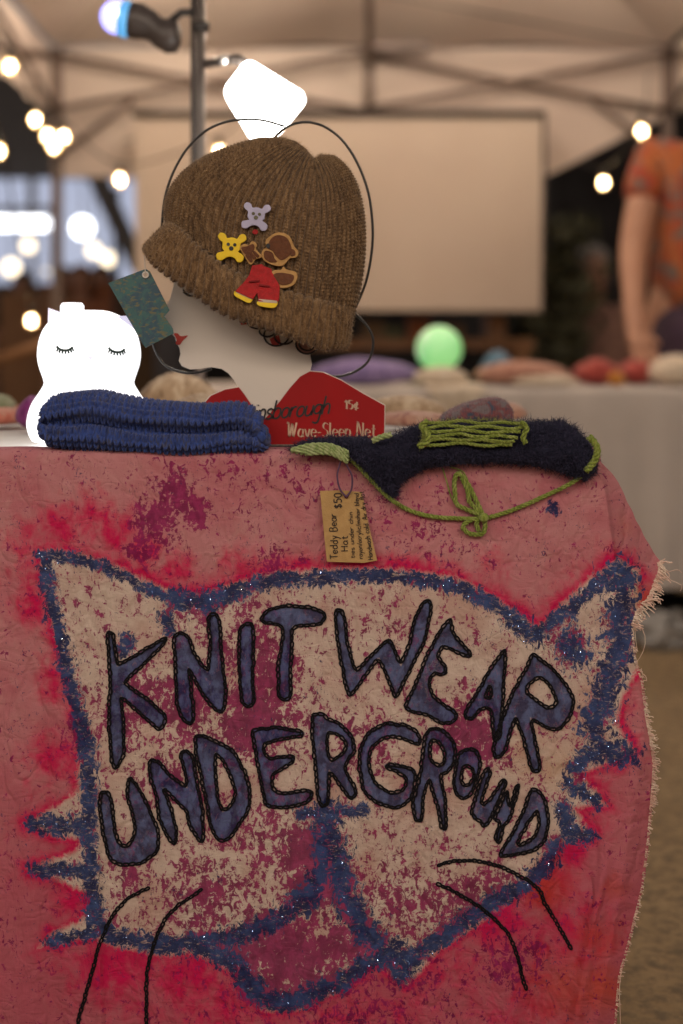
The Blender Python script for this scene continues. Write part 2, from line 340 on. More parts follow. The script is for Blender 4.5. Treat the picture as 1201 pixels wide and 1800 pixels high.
REDS = [(50,950,45,.8), (105,928,55,.85), (160,912,55,.8), (205,935,50,.9), (255,965,45,.9), (310,1000,40,.9), (25,1010,45,.5), (70,1060,60,.9), (100,1200,50,.8), (90,1330,60,.8), (60,1380,60,.45), (430,1000,50,.8), (600,985,50,.6), (1010,1030,60,.6), (870,1000,60,.5), (60,1000,50,.7), (90,1080,60,.5), (105,1140,45,.7), (120,1330,45,.8), (110,1420,20,.5), (140,1560,60,.9), (120,1590,40,.8), (200,1690,110,.85), (330,1720,80,.9), (400,1780,80,.8), (300,1790,120,.5), (600,1790,110,.7), (720,1770,80,.6),
        (800,1700,90,.6), (880,1620,80,.9), (960,1550,60,1.0), (1000,1500,40,.9), (1040,1390,40,.9), (1085,1345,30,.7), (1040,1450,40,.8), (1000,1640,110,.7), (950,1760,130,.6), (880,1780,120,.5), (1090,1240,40,.5), (500,1790,90,.6), (20,1700,160,.12)]
ORANGE = [(960,1560,55,.7), (1050,1650,60,.55), (1000,1740,90,.6), (1080,1560,40,.5), (1130,1060,40,.8), (1100,920,40,.35), (930,1330,60,.5), (980,1350,50,.6), (1060,1740,60,.7)]  # orange dye; right flap and lower right edge blobs also paint lamp glow

def blobs(Q, bl, shear=0.0):
    a = np.zeros(len(Q))
    for x, y, r, s in bl: a = np.maximum(a, s*np.exp(-((Q[:, 0]-x)**2+(Q[:, 1]-y)**2)/(r*r)*0.9))
    return a
def build_banner():
    step = 3.0
    rows_f = np.arange(1930, 809, -step); nu = 430
    G = []; Q = []
    for py in rows_f:
        x = np.linspace(-70, np.interp(py, *np.array(EDGE_R).T), nu)
        x[-6:] += 1.6*wob(np.array([py/7.0]), np.array([0.0]), 2)[0]*np.linspace(0, 1, 6)
        G.append(Pv(x, np.full(nu, py), cloth_y(x, py))); Q.append(np.stack([x, np.full(nu, py)], -1))
    x = np.linspace(-70, 1056, nu); r = 0.012; base = cloth_y(x, 809.0)
    lift = 0.0012*wob(x/60, x*0, 4)+0.0022*np.exp(-((x-30)/40)**2)
    for k in range(1, 9):
        a = k/8*PI/2
        g = np.stack([(x-CX)*base/FP, base+r*(1-np.cos(a)), np.full(nu, ZT-r+r*np.sin(a))+lift*np.sin(a)], -1)
        G.append(g); Q.append(np.stack([x, np.full(nu, 809-r*a/0.00064)], -1))
    for k in range(1, 4):
        d = k*0.010
        g = np.stack([(x-CX)*base/FP, base+r+d, ZT+lift*np.exp(-k/3.0)], -1)
        G.append(g); Q.append(np.stack([x, np.full(nu, 780-d/0.00064)], -1))
    G = np.array(G); Q = np.array(Q); nr = len(G); q2 = Q.reshape(-1, 2)
    me = quickmesh('banner', G, gridq(nr, nu))
    at = lambda n, v: (me.attributes.new(n, 'FLOAT', 'POINT').data.foreach_set('value', np.asarray(v, np.float32)))
    a = me.attributes.new('paint', 'FLOAT_VECTOR', 'POINT'); a.data.foreach_set('vector', np.c_[q2/100, np.zeros(len(q2))].astype(np.float32).ravel())
    fd = sdf(q2, FACE); at('d_face', fd)
    db = np.full(len(q2), 1e3)
    for pl, w in BLUE: db = np.minimum(db, (seg_dist(q2, pl)-w)/w)
    at('d_blue', db)
    dl = np.full(len(q2), 1e3)
    for c, pls in LETTERS:
        bb = np.array(pls[0]); m = (q2[:, 0] > bb[:, 0].min()-15) & (q2[:, 0] < bb[:, 0].max()+15) & (q2[:, 1] > bb[:, 1].min()-15) & (q2[:, 1] < bb[:, 1].max()+15)
        d = sdf(q2[m], pls[0])
        if len(pls) > 1: d = np.maximum(d, -sdf(q2[m], pls[1]))
        dl[m] = np.minimum(dl[m], d)
    at('d_letter', dl)
    topband = np.clip((q2[:, 1]-960)/60, 0, 1)
    red = np.maximum(blobs(q2, REDS), np.exp(-np.clip(fd, 0, None)/np.where(q2[:, 1] < 1150, 30, 24))*np.where((q2[:, 0] > 200) | (q2[:, 1] > 1400), 1, .9))
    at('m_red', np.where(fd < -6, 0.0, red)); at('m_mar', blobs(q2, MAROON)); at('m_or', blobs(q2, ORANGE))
    # ---- paint, cream cotton, dye; lamp glow tinted into the right flap
    k = NT('painted_cotton'); v = k.attr('paint', True)
    br = k.scale(v, (1.0, 0.62, 1.0)); hz = k.scale(v, (0.5, 1.2, 1.0))
    nlow = k.noise(v, 0.9, 3); nmid = k.noise(br, 5.0, 5, 0.6, 0.4); nfin = k.noise(br, 9.5, 6, 0.72, 0.9); nfin2 = k.noise(hz, 13, 5, 0.7, 1.2); npatch = k.noise(v, 2.6, 4, 0.6, 0.5)
    base = k.mix(k.ramp(nlow, 0.35, 0.65), (0.55, 0.235, 0.26), (0.50, 0.165, 0.20))
    base = k.mix(k.ramp(npatch, 0.42, 0.7, 0, 0.6), base, (0.57, 0.29, 0.29)); low = k.math('DIVIDE', k.n('ShaderNodeSeparateXYZ').outputs[1], 1.0)
    sx = k.t.nodes[-2]; k.t.links.new(v, sx.inputs[0]); base = k.mix(k.ramp(low, 10.5, 16.5, 0, .75), base, (0.47, 0.085, 0.135))
    red = k.ramp(k.math('ADD', k.attr('m_red'), k.math('ADD', k.math('MULTIPLY', k.math('SUBTRACT', nmid, 0.5), 0.9), k.math('MULTIPLY', k.math('SUBTRACT', npatch, 0.5), 1.1))), 0.22, 1.0)
    base = k.mix(red, base, (0.59, 0.008, 0.088))
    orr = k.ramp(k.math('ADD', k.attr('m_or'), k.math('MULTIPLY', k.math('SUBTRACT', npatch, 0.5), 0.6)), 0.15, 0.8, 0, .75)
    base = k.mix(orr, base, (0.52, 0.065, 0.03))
    face = k.ramp(k.math('ADD', k.attr('d_face'), k.math('MULTIPLY', k.math('SUBTRACT', nfin, 0.5), 34)), 5, -9)
    cream = k.mix(k.ramp(npatch, 0.35, 0.65), (0.66, 0.535, 0.47), (0.58, 0.435, 0.385))
    cream = k.mix(k.ramp(nlow, 0.45, 0.7, 0, .55), cream, (0.46, 0.24, 0.20))
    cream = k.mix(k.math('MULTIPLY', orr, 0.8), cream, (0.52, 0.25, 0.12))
    base = k.mix(face, base, cream)
    # maroon sponge marks: density follows the painted patches, always a scatter of small ones
    den = k.math('ADD', k.math('MULTIPLY', k.attr('m_mar'), 0.21), k.math('MULTIPLY', k.math('SUBTRACT', npatch, 0.5), 0.30))
    den = k.math('ADD', den, k.math('MULTIPLY', face, 0.028))
    sp = k.math('ADD', k.math('ADD', k.math('MULTIPLY', nfin, 0.75), k.math('MULTIPLY', nfin2, 0.25)), den)
    base = k.mix(k.ramp(sp, 0.575, 0.610, 0, .92), base, k.mix(k.ramp(nmid, .4, .6), (0.20, 0.007, 0.078), (0.31, 0.018, 0.12)))
    # thin blue flecks over everything
    fl = k.math('ADD', k.noise(k.scale(v, (1.0, .7, 1)), 19, 3, 0.6, 1.2), k.math('MULTIPLY', k.math('SUBTRACT', k.noise(v, 1.7, 2), 0.5), 0.35))
    base = k.mix(k.ramp(fl, 0.665, 0.70, 0, .85), base, (0.055, 0.04, 0.12))
    # sponged blue
    rag = k.math('ADD', k.math('MULTIPLY', k.math('SUBTRACT', nfin, 0.5), 5.4), k.math('MULTIPLY', k.math('SUBTRACT', nmid, 0.5), 2.0))
    ba = k.ramp(k.math('ADD', k.attr('d_blue'), rag), 0.12, -0.26)
    bcol = k.mix(k.ramp(npatch, 0.35, 0.68), (0.008, 0.018, 0.085), (0.036, 0.078, 0.23))
    base = k.mix(k.math('MULTIPLY', ba, k.ramp(nfin2, 0.66, 0.54, .30, .97)), base, bcol)
    # blue washed letters
    la = k.ramp(k.attr('d_letter'), 1.5, -2.0, 0, 0.93)
    lcol = k.mix(k.ramp(nmid, 0.40, 0.60), (0.014, 0.024, 0.100), (0.070, 0.11, 0.27))
    lcol = k.mix(k.ramp(nfin, 0.58, 0.70, 0, .45), lcol, (0.30, 0.29, 0.34))
    base = k.mix(k.math('MULTIPLY', la, k.ramp(k.math('ADD', k.math('MULTIPLY', nfin, .6), k.math('MULTIPLY', npatch, .4)), 0.62, 0.50, .62, 1.0)), base, lcol)
    fib = k.noise(k.scale(v, (1, 6, 1)), 60, 2); base = k.mix(k.ramp(fib, 0.35, 0.7, 0, 0.16), base, (0.06, 0.03, 0.03))
    k.put(k.b.inputs['Base Color'], base); k.b.inputs['Roughness'].default_value = 0.9; k.b.inputs['Specular IOR Level'].default_value = 0.15
    w1 = k.noise(k.scale(v, (60, 8, 1)), 1.0, 2); w2 = k.noise(k.scale(v, (8, 60, 1)), 1.0, 2)
    rd = k.math('ABSOLUTE', k.math('SUBTRACT', k.noise(k.scale(v, (1.5, .8, 1)), 1.1, 3, .5, .8), .5)); rd2 = k.math('ABSOLUTE', k.math('SUBTRACT', k.noise(k.scale(v, (.8, 1.3, 1)), 2.6, 2, .5, .5), .5))
    crs = k.math('ADD', k.math('MULTIPLY', k.ramp(rd, 0, .10), 3.2), k.math('MULTIPLY', k.ramp(rd2, 0, .12), 1.3))
    k.bump(k.math('ADD', crs, k.math('ADD', k.math('ADD', w1, w2), k.math('MULTIPLY', k.math('ADD', k.math('MULTIPLY', nfin, 0.5), k.noise(v, 4, 3)), 1.5))), 0.40, 0.0013)
    tr = k.n('ShaderNodeBsdfTranslucent'); k.put(tr.inputs[0], base); mx = k.n('ShaderNodeMixShader'); mx.inputs[0].default_value = 0.12
    k.t.links.new(k.b.outputs[0], mx.inputs[1]); k.t.links.new(tr.outputs[0], mx.inputs[2]); k.t.links.new(mx.outputs[0], k.out.inputs[0])
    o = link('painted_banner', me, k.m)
    tag(o, 'pink cotton banner with painted cat face and stitched lettering hanging over the table edge', 'banner')
    return o
def chain_links(mb, path, off, L=11.0, w=4.9, r=0.00105):
    """chain stitch: a row of small thread loops along a photo-pixel path, lying on the cloth"""
    p = resample(path, L)
    th = np.arange(9)*2*PI/9
    for i in range(len(p)-1):
        a, b = p[i], p[i+1]; t = b-a; ln = np.linalg.norm(t)+1e-9; t = t/ln; nn = np.array([-t[1], t[0]])
        j = RNG.normal(size=2)*0.5; c = (a+b)/2+nn*RNG.normal()*0.5
        ww = w*RNG.uniform(.75, 1.15)*0.5
        ring = c+np.outer(np.cos(th)*ln*0.62, t)+np.outer(np.sin(th)*ww*(1-0.35*np.cos(th)), nn)
        Y = cloth_y(ring[:, 0], ring[:, 1])-off-0.0006*np.cos(th)
        c3 = Pv(ring[:, 0], ring[:, 1], Y)
        d = np.roll(c3, -1, 0)-np.roll(c3, 1, 0); d /= np.linalg.norm(d, axis=1, keepdims=True)
        n1 = np.array([0, -1.0, 0]); n2 = np.cross(d, n1)
        aa = np.arange(5)*2*PI/5
        g = c3[:, None]+r*(np.cos(aa)[None, :, None]*n1+np.sin(aa)[None, :, None]*n2[:, None])
        mb.add(g, gridq(9, 5, True, True))
banner = build_banner()
M_thread = mat('black_thread', (0.004, 0.004, 0.006), 0.8, (0.008, 0.007, 0.010), 300, spec=0.2)
for c, pls in LETTERS:
    mb = MB()
    for pl in pls:
        cl = np.array(pl+[pl[0]]); cl = resample(cl, 5.0); cl = np.stack([np.convolve(np.r_[cl[-4:-1, k], cl[:, k], cl[1:4, k]], np.ones(3)/3, 'same')[3:-3] for k in (0, 1)], -1)
        chain_links(mb, cl, 0.0011)
    o = link('stitched_letter', mb.mesh('stitched_letter'), M_thread, banner); o['label'] = 'letter %s outlined in black chain stitch' % c
for wp in WHISK:
    mb = MB(); pth = spline(wp, 60); chain_links(mb, pth, 0.0011, 9, 4.6, 0.0011); link('stitched_whisker', mb.mesh('stitched_whisker'), M_thread, banner)
# loose threads of the torn edge
def fringe():
    mb = MB(); r = np.random.default_rng(3)
    def strand(px, py, dx, dy, L, sag, rad=0.00035):
        Y = float(cloth_y(px-2, py))-0.001; n = 7; t = np.linspace(0, 1, n); wv = r.normal()*L*0.12
        x = px-4+dx*L*t+wv*np.sin(t*PI*r.uniform(1, 2.4)); y = py+dy*L*t+sag*t*t+r.normal()*L*0.06*np.sin(t*6)
        mb.tube(Pv(x, y, np.full(n, Y)+r.normal()*0.004*t), rad*np.linspace(1.1, .7, n), 4, False)
    E = np.array(EDGE_R)
    for py in np.arange(985, 1105, 0.9):
        ex = np.interp(py, *E.T); strand(ex, py+r.normal()*2, r.uniform(.25, 1), r.uniform(-.3, .7), r.uniform(10, 30)*(1 if py < 1070 else .7), r.uniform(0, 8), 0.0008)
    for py in np.arange(1110, 1800, 1.0):
        ex = np.interp(py, *E.T); dens = 1.0 if 1250 < py < 1420 else .55
        if r.uniform() < dens: strand(ex, py, r.uniform(.4, 1), r.uniform(-.5, .6), r.uniform(5, 19)*dens, 1, 0.0006)
    for px, py, dx, dy, L in ((1124,1088,.02,1,100),(1128,1100,-.05,1,60),(1128,1178,.6,.5,18),(1132,1175,.35,.8,22),(1098,1700,-.06,1,110),(1170,1010,.9,.6,40),(1172,1000,1,.1,30),(1120,1095,.1,1,45)):
        strand(px, py, dx, dy, L, 5, 0.0005)
    return mb.mesh('fringe')
M_fr = mat('frayed_cotton', (0.78, 0.66, 0.55), 0.9, (0.74, 0.5, 0.42), 80)
f = link('fringe', fringe(), M_fr, banner, 'stuff')
def glitter():
    r = np.random.default_rng(11); v = []; q = []; n = 0
    segs = [(np.array(pl), w) for pl, w in BLUE[:-3]]
    for _ in range(1500):
        pl, w = segs[r.integers(len(segs))]; p = resample(pl, 4); a = p[r.integers(len(p))]+r.normal(size=2)*w*0.55
        if a[1] > 1790 or a[0] > 1095: continue
        Y = float(cloth_y(a[0], a[1]))-0.0012; c = np.array(P(a[0], a[1], Y)); nn = np.array([0, -1, 0])+r.normal(size=3)*0.55; nn /= np.linalg.norm(nn)
        u = np.cross(nn, [0.3, .1, 1]); u /= np.linalg.norm(u); w2 = np.cross(nn, u); s = r.uniform(.0003, .0006)
        v += [c+s*u+s*w2, c-s*u+s*w2, c-s*u-s*w2, c+s*u-s*w2]; q.append((n, n+1, n+2, n+3)); n += 4
    return quickmesh('glitter', v, q, smooth=False)
M_gl = mat('glitter_flakes', (0.6, 0.75, 1.0), 0.2, (0.2, 0.4, 1.0), 900, metal=1.0)
link('glitter', glitter(), M_gl, banner, 'stuff')
# ------------------------------------------------------------------ stroke lettering
F = {
 'a': (5, [[(4,4),(3,5),(1.2,4.8),(0,3),(0,1.3),(1,0),(2.8,.3),(4,2)], [(4,5),(4,1),(4.6,0)]]), 'b': (5, [[(0,9),(0,0)], [(0,3.5),(1.5,5),(3.4,4.5),(4,2.5),(3.4,.5),(1.5,0),(0,1.2)]]),
 'c': (4.6, [[(3.8,4.2),(2.4,5),(.7,4.3),(0,2.5),(.7,.6),(2.4,0),(4,1)]]), 'd': (5, [[(4,3.5),(2.6,5),(.7,4.5),(0,2.5),(.7,.4),(2.5,0),(4,1.4)], [(4,9),(4,0)]]),
 'e': (4.8, [[(0,2.6),(4,2.9),(3.5,4.4),(2,5),(.6,4.3),(0,2.5),(.7,.5),(2.3,0),(4,1)]]), 'f': (3.6, [[(3.8,8.4),(2.7,9),(1.9,8),(1.7,0)], [(.2,5),(3.4,5)]]),
 'g': (5, [[(4,4),(2.8,5),(1,4.8),(0,3.2),(.2,1.6),(1.3,.7),(3,1),(4,2.4)], [(4,5),(3.9,-2.3),(2.6,-3.9),(.4,-3.2)]]), 'h': (4.8, [[(0,9),(0,0)], [(0,3),(1.6,5),(3.2,4.7),(3.8,3),(3.8,0)]]),
 'i': (2, [[(.5,5),(.5,0)], [(.5,7),(.6,7.5)]]), 'k': (4.6, [[(0,9),(0,0)], [(3.4,5),(0,2),(3.8,0)]]), 'l': (2, [[(.4,9),(.4,.6),(1,0)]]), 'm': (7.4, [[(0,5),(0,0)], [(0,3.4),(1.4,5),(2.8,4.6),(3.1,3),(3.1,0)], [(3.1,3.4),(4.5,5),(5.9,4.6),(6.3,3),(6.3,0)]]),
 'n': (4.8, [[(0,5),(0,0)], [(0,3),(1.6,5),(3.2,4.7),(3.8,3),(3.8,0)]]), 'o': (5, [[(2,5),(.5,4.2),(0,2.5),(.5,.7),(2,0),(3.5,.7),(4,2.5),(3.5,4.3),(2,5)]]), 'p': (5, [[(0,5),(0,-4)], [(0,3.5),(1.5,5),(3.4,4.5),(4,2.5),(3.4,.5),(1.5,0),(0,1.2)]]),
 'r': (3.8, [[(0,5),(0,0)], [(0,3),(1.4,4.8),(3,4.9)]]), 's': (4, [[(3.2,4.4),(1.8,5),(.4,4.3),(.6,3),(2.8,2.2),(3.2,.9),(1.7,0),(0,.6)]]), 't': (3.6, [[(1.6,7.6),(1.5,.9),(2.4,0),(3.3,.5)], [(0,5),(3.2,5.1)]]), 'u': (5, [[(0,5),(.1,1.2),(1.3,0),(3,.6),(3.8,2.4)], [(3.9,5),(4,0)]]),
 'v': (4.6, [[(0,5),(2,0),(4,5)]]), 'w': (6.4, [[(0,5),(1.5,0),(3,4),(4.4,0),(6,5)]]), 'x': (4.4, [[(0,5),(4,0)], [(4,5),(0,0)]]), 'y': (4.6, [[(0,5),(2,.6)], [(4,5),(1,-3.8),(0,-3.6)]]),
 'A': (6, [[(0,0),(2.7,9),(5.4,0)], [(1,3.2),(4.5,3.2)]]), 'B': (5.4, [[(0,9),(0,0),(3,0),(4.4,1.4),(4.2,3.4),(2.8,4.7),(0,4.8)], [(0,9),(2.8,9),(4,7.6),(3.6,5.6),(2.4,4.8)]]), 'H': (5.8, [[(0,9),(0,0)], [(4.8,9),(4.8,0)], [(0,4.6),(4.8,4.6)]]), 'T': (5.6, [[(0,9),(5.4,9)], [(2.7,9),(2.7,0)]]),
 'G': (6.4, [[(5.4,7.6),(3.6,9),(1.3,8),(0,4.5),(1,1),(3,0),(5,1),(5.4,4),(3.2,4)]]), 'W': (9, [[(0,8.4),(1,9),(1.8,0),(4.4,8.6),(5.2,0),(8,9)]]), 'S': (5.2, [[(4.4,7.8),(2.6,9),(.6,7.8),(.8,5.6),(3.8,4),(4.4,1.6),(2.4,0),(0,1.2)]]), 'N': (6.4, [[(0,0),(.3,8.6),(1,9),(4.8,0),(5.2,9)]]),
 '-': (3.6, [[(0,2.6),(2.6,2.9)]]), '/': (3.6, [[(0,-1),(3,9)]]), '.': (2, [[(.3,0),(.5,.4)]]), '$': (5, [[(3.8,7.4),(2,8.2),(.4,7),(.8,5.2),(3.4,4),(4,1.9),(2.2,.7),(0,1.6)], [(2,9.4),(2,-.6)]]), '5': (4.8, [[(3.8,9),(.5,9),(.3,5.4),(2.2,5.8),(3.8,4.4),(3.6,1.4),(1.8,0),(0,.8)]]),
 '0': (5, [[(2,9),(.4,7.4),(0,4.5),(.5,1.4),(2,0),(3.6,1.4),(4,4.5),(3.6,7.6),(2,9)]]), '1': (3, [[(0,7),(1.6,9),(1.6,0)]]), '¢': (4.6, [[(3.8,4.6),(2.4,5.6),(.7,4.8),(0,3),(.7,1.1),(2.4,.5),(4,1.4)], [(3,7.4),(1.4,-1.2)]]), ' ': (3.4, [])}
def lettering(mb, s, org, ang, size, pen, yf, slant=0.0, nib=None, track=0.0, wide=1.0, jit=0.0, seed=1):
    """flat inked strokes; org, size and pen in photo pixels, ang = reading direction in degrees (0 right, 90 up)"""
    r = np.random.default_rng(seed); ca, sa = math.cos(math.radians(ang)), math.sin(math.radians(ang)); x = 0.0; u = size/9.0
    for ch in s:
        w, st = F[ch]; dy = r.normal()*jit
        for pl in st:
            p = np.array(pl, float); p = spline(p, max(len(p)*4, 4)) if len(p) > 2 else p
            lx = (x+p[:, 0]*wide+slant*p[:, 1])*u; ly = (p[:, 1]+dy)*u
            q = np.stack([org[0]+ca*lx-sa*ly, org[1]-sa*lx-ca*ly], -1)
            if nib is not None: o = np.repeat(np.array([nib], float), len(q), 0)/2
            else:
                t = np.gradient(q, axis=0); t /= np.linalg.norm(t, axis=1, keepdims=True)+1e-9; o = np.stack([-t[:, 1], t[:, 0]], -1)*pen/2
            a, b = q+o, q-o; v = np.concatenate([Pv(a[:, 0], a[:, 1], yf(a[:, 0], a[:, 1])), Pv(b[:, 0], b[:, 1], yf(b[:, 0], b[:, 1]))])
            n = len(q); i = np.arange(n-1); mb.add(v, np.stack([i, i+1, n+i+1, n+i], -1))
        x += w*wide+track+0.6
# ------------------------------------------------------------------ the near table
M_white = mat('white_table_cover', (0.72, 0.70, 0.67), 0.8, (0.66, 0.63, 0.6), 6, 0.15)
M_grey_metal = mat('grey_metal', (0.18, 0.17, 0.17), 0.4, (0.12, 0.115, 0.11), 30, metal=0.8)
t = thing('folding_table', 'white topped folding table under the painted banner', 'table', (0.0, 1.98, 0))
mb = MB(); mb.box((-0.75, 1.606, ZT-0.04), (0.292, 2.36, ZT-0.0045)); link('tabletop', mb.mesh(smooth=False), M_white, t)
for x in (-0.70, 0.25):
    for y in (1.66, 2.30):
        mb = MB(); mb.tube([(x, y, ZT-0.04), (x, y, 0.0)], 0.014, 10); link('leg', mb.mesh(), M_grey_metal, t)
def hide_below_top(g, y0=1.612):
    z = g[..., 2]; m = (g[..., 1] > y0) & (z < ZT+0.001); g[..., 2] = np.where(m, ZT+0.001, z); return g
# ------------------------------------------------------------------ brown knitted beanie on the card head
YH = 1.690
keys = np.array([[(299,396),(278,310),(370,262),(497,243)], [(378,448),(360,350),(430,275),(520,249)], [(455,508),(450,400),(490,300),(538,262)], [(545,532),(560,430),(570,330),(551,279)], [(616,552),(652,420),(640,285),(563,274)]], float)
KU = np.array([0, .25, .5, .75, 1.0])
def rib_curve(u):
    return np.stack([np.stack([np.interp(u, KU, keys[:, i, k]) for k in (0, 1)], -1) for i in range(4)], -2)
NPH, NV, NR = 640, 220, 80
phi = np.arange(NPH)*2*PI/NPH; uu = (1-np.cos(phi))/2; cp = rib_curve(uu); tv = np.linspace(0, 1, NV)[None, :, None]
px2 = (1-tv)**3*cp[:, None, 0]+3*(1-tv)**2*tv*cp[:, None, 1]+3*(1-tv)*tv**2*cp[:, None, 2]+tv**3*cp[:, None, 3]
tv2 = tv[..., 0]; dep = (0.046*(1-tv2**3.2)+0.003)*np.sin(phi)[:, None]
crease = 0.010*np.exp(-((uu[:, None]-0.72-0.03*(1-tv2))/0.045)**2)*np.clip((tv2-0.72)/0.2, 0, 1)*(np.sin(phi)[:, None] > 0)
dep = dep-crease+0.0035*wob(uu[:, None]*5+0*tv2, tv2*4+0*uu[:, None], 8)*np.sign(np.sin(phi))[:, None]*np.abs(np.sin(phi))[:, None]
g = Pv(px2[..., 0], px2[..., 1], YH-dep)
nr = grid_normals(g, True, False); c0 = g.mean((0, 1)); nr *= np.sign(((g-c0)*nr).sum(-1).mean())
fadev = np.clip((1.02-tv2)/0.12, 0.15, 1)
h = knit(phi[:, None]/(2*PI)*NR+0.10*wob(tv2*9+0*phi[:, None], phi[:, None]*2+0*tv2, 4)*0.6, tv2*52+1.2*wob(phi[:, None]*3+0*tv2, tv2*5+0*phi[:, None], 6), 0.9, 0.17, 1.1)
gh = g+nr*(h*0.0075*fadev)[..., None]
hat = thing('knitted_beanie', 'brown ribbed beanie with folded brim and teddy patches on the card head', 'hat', (float(g[..., 0].mean()), YH, float(g[..., 2].min())))
M_brown = yarn('brown_melange_yarn', [(0.080, 0.043, 0.019), (0.150, 0.086, 0.039), (0.24, 0.148, 0.074)], 260, 0.5, (0.40, 0.50, 0.62))
link('crown', quickmesh('crown', gh, gridq(NPH, NV, True, False)), M_brown, hat)
Tb = spline([(298,395),(318,410),(346,436),(387,467),(430,490),(494,512),(563,533),(612,544)], 200); Bb = spline([(257,438),(272,462),(306,489),(346,517),(387,545),(432,563),(473,576),(518,592),(563,609),(606,608)], 200)
def at_u(c, u): s = np.linspace(0, 1, len(c)); return np.stack([np.interp(u, s, c[:, k]) for k in (0, 1)], -1)
NS = 96; psi = np.arange(NS)*2*PI/NS; tb, bb = at_u(Tb, uu), at_u(Bb, uu)
mid = (tb+bb)/2; hw = (tb-bb)/2*1.03
bx = mid[:, None]+hw[:, None]*(np.sign(np.cos(psi))*np.abs(np.cos(psi))**0.8)[None, :, None]
bd = 0.057*np.sign(np.sin(phi))*np.abs(np.sin(phi))**0.8
gb = Pv(bx[..., 0], bx[..., 1], YH-(bd[:, None]+np.sin(phi)[:, None]*0.0100*np.sin(psi)[None, :])); outx = -np.cos(phi)[:, None]*np.clip(np.abs(np.cos(phi)[:, None])-.5, 0, 1)*0.004
gb[..., 0] += outx*np.sin(psi)[None, :]*2
nb = grid_normals(gb, True, True); cc = gb.mean(1, keepdims=True); nb *= np.sign(((gb-cc)*nb).sum(-1).mean())
hb = knit(phi[:, None]/(2*PI)*74+0.15*wob(psi[None, :]*2+0*phi[:, None], phi[:, None]*3+0*psi[None, :], 14), np.abs(psi[None, :]-PI)/PI*17+0.8*wob(phi[:, None]*3+0*psi[None, :], psi[None, :]+0*phi[:, None], 2), 1.0, 0.2, 1.0)
gb2 = gb+nb*(hb*0.0052)[..., None]
link('folded_brim', quickmesh('folded_brim', gb2, gridq(NPH, NS, True, True)), M_brown, hat)
M_fz = mat('tan_wool_fibre', (0.46, 0.31, 0.17), 0.9, (0.25, 0.155, 0.08), 300, sheen=0.5)
fz = fuzz_mesh('fuzz', gh[:, :].reshape(-1, 3), nr.reshape(-1, 3), 22000, 0.0052, 0.00026, seed=4); link('wool_fuzz', fz, M_fz, hat, 'stuff')
fz = fuzz_mesh('fuzz', gb2.reshape(-1, 3), nb.reshape(-1, 3), 14000, 0.0052, 0.00026, seed=5); link('wool_fuzz', fz, M_fz, hat, 'stuff')
front = np.concatenate([gh[:NPH//2].reshape(-1, 3), gb2[:NPH//2].reshape(-1, 3)])[::3]
fpx = np.stack([CX+front[:, 0]*FP/front[:, 1], HY+(HC-front[:, 2])*FP/front[:, 1]], -1)
def hat_y(x, y):
    x = np.atleast_1d(np.asarray(x, float)); y = np.atleast_1d(np.asarray(y, float)); r = np.empty(len(x))
    for i in range(len(x)):
        d = (fpx[:, 0]-x[i])**2+(fpx[:, 1]-y[i])**2; k = np.argpartition(d, 60)[:60]; r[i] = front[k, 1].min()
    return r
# patches: outlines in zoom pixels of the hat picture
zH = lambda z: [(240+a/2.73, 230+b/2.73) for a, b in z]
def patch(name, pls, m, parent, lift, thick, bevel=0.0008, label=None):
    pls = [zH(p) for p in pls]; a = np.array(pls[0]); c = a.mean(0); s = (a.max(0)-a.min(0))/2
    # tangent plane of the hat under the patch
    q = np.array([c+s*np.array(k) for k in ((-.8, 0), (.8, 0), (0, -.8), (0, .8), (0, 0))]); yy = hat_y(q[:, 0], q[:, 1])
    A = np.c_[q, np.ones(5)]; co = np.linalg.lstsq(A, yy, rcond=None)[0]; Y0 = float(co @ np.r_[c, 1])-lift
    f = lambda px, py: (px-c[0])*co[0]+(py-c[1])*co[1]
    o = link(name, plate_mesh(name, pls, Y0, thick, bevel, f), m, parent)
    if label: o['label'] = label
    return o
def circ(x, y, rx, ry=None, n=20): ry = ry or rx; return [(x+rx*math.cos(a*2*PI/n), y+ry*math.sin(a*2*PI/n)) for a in range(n)]
def sm(p, n=40): return [tuple(q) for q in spline(p, n, True)]
M_lav = mat('lavender_felt', (0.52, 0.50, 0.72), 0.8); M_yel = mat('yellow_felt', (0.78, 0.56, 0.02), 0.7, (0.7, 0.48, 0.02)); M_red = mat('red_felt', (0.42, 0.012, 0.016), 0.85, (0.30, 0.010, 0.012), 200, 0.4)
M_bear = mat('brown_felt', (0.13, 0.045, 0.018), 0.9, (0.10, 0.035, 0.014), 200, 0.4); M_tan = mat('tan_thread', (0.45, 0.26, 0.09), 0.8, (0.36, 0.2, 0.07), 200); M_eye = mat('dark_ink', (0.012, 0.012, 0.016), 0.5)
M_rust = mat('rust_ink', (0.30, 0.06, 0.03), 0.6)
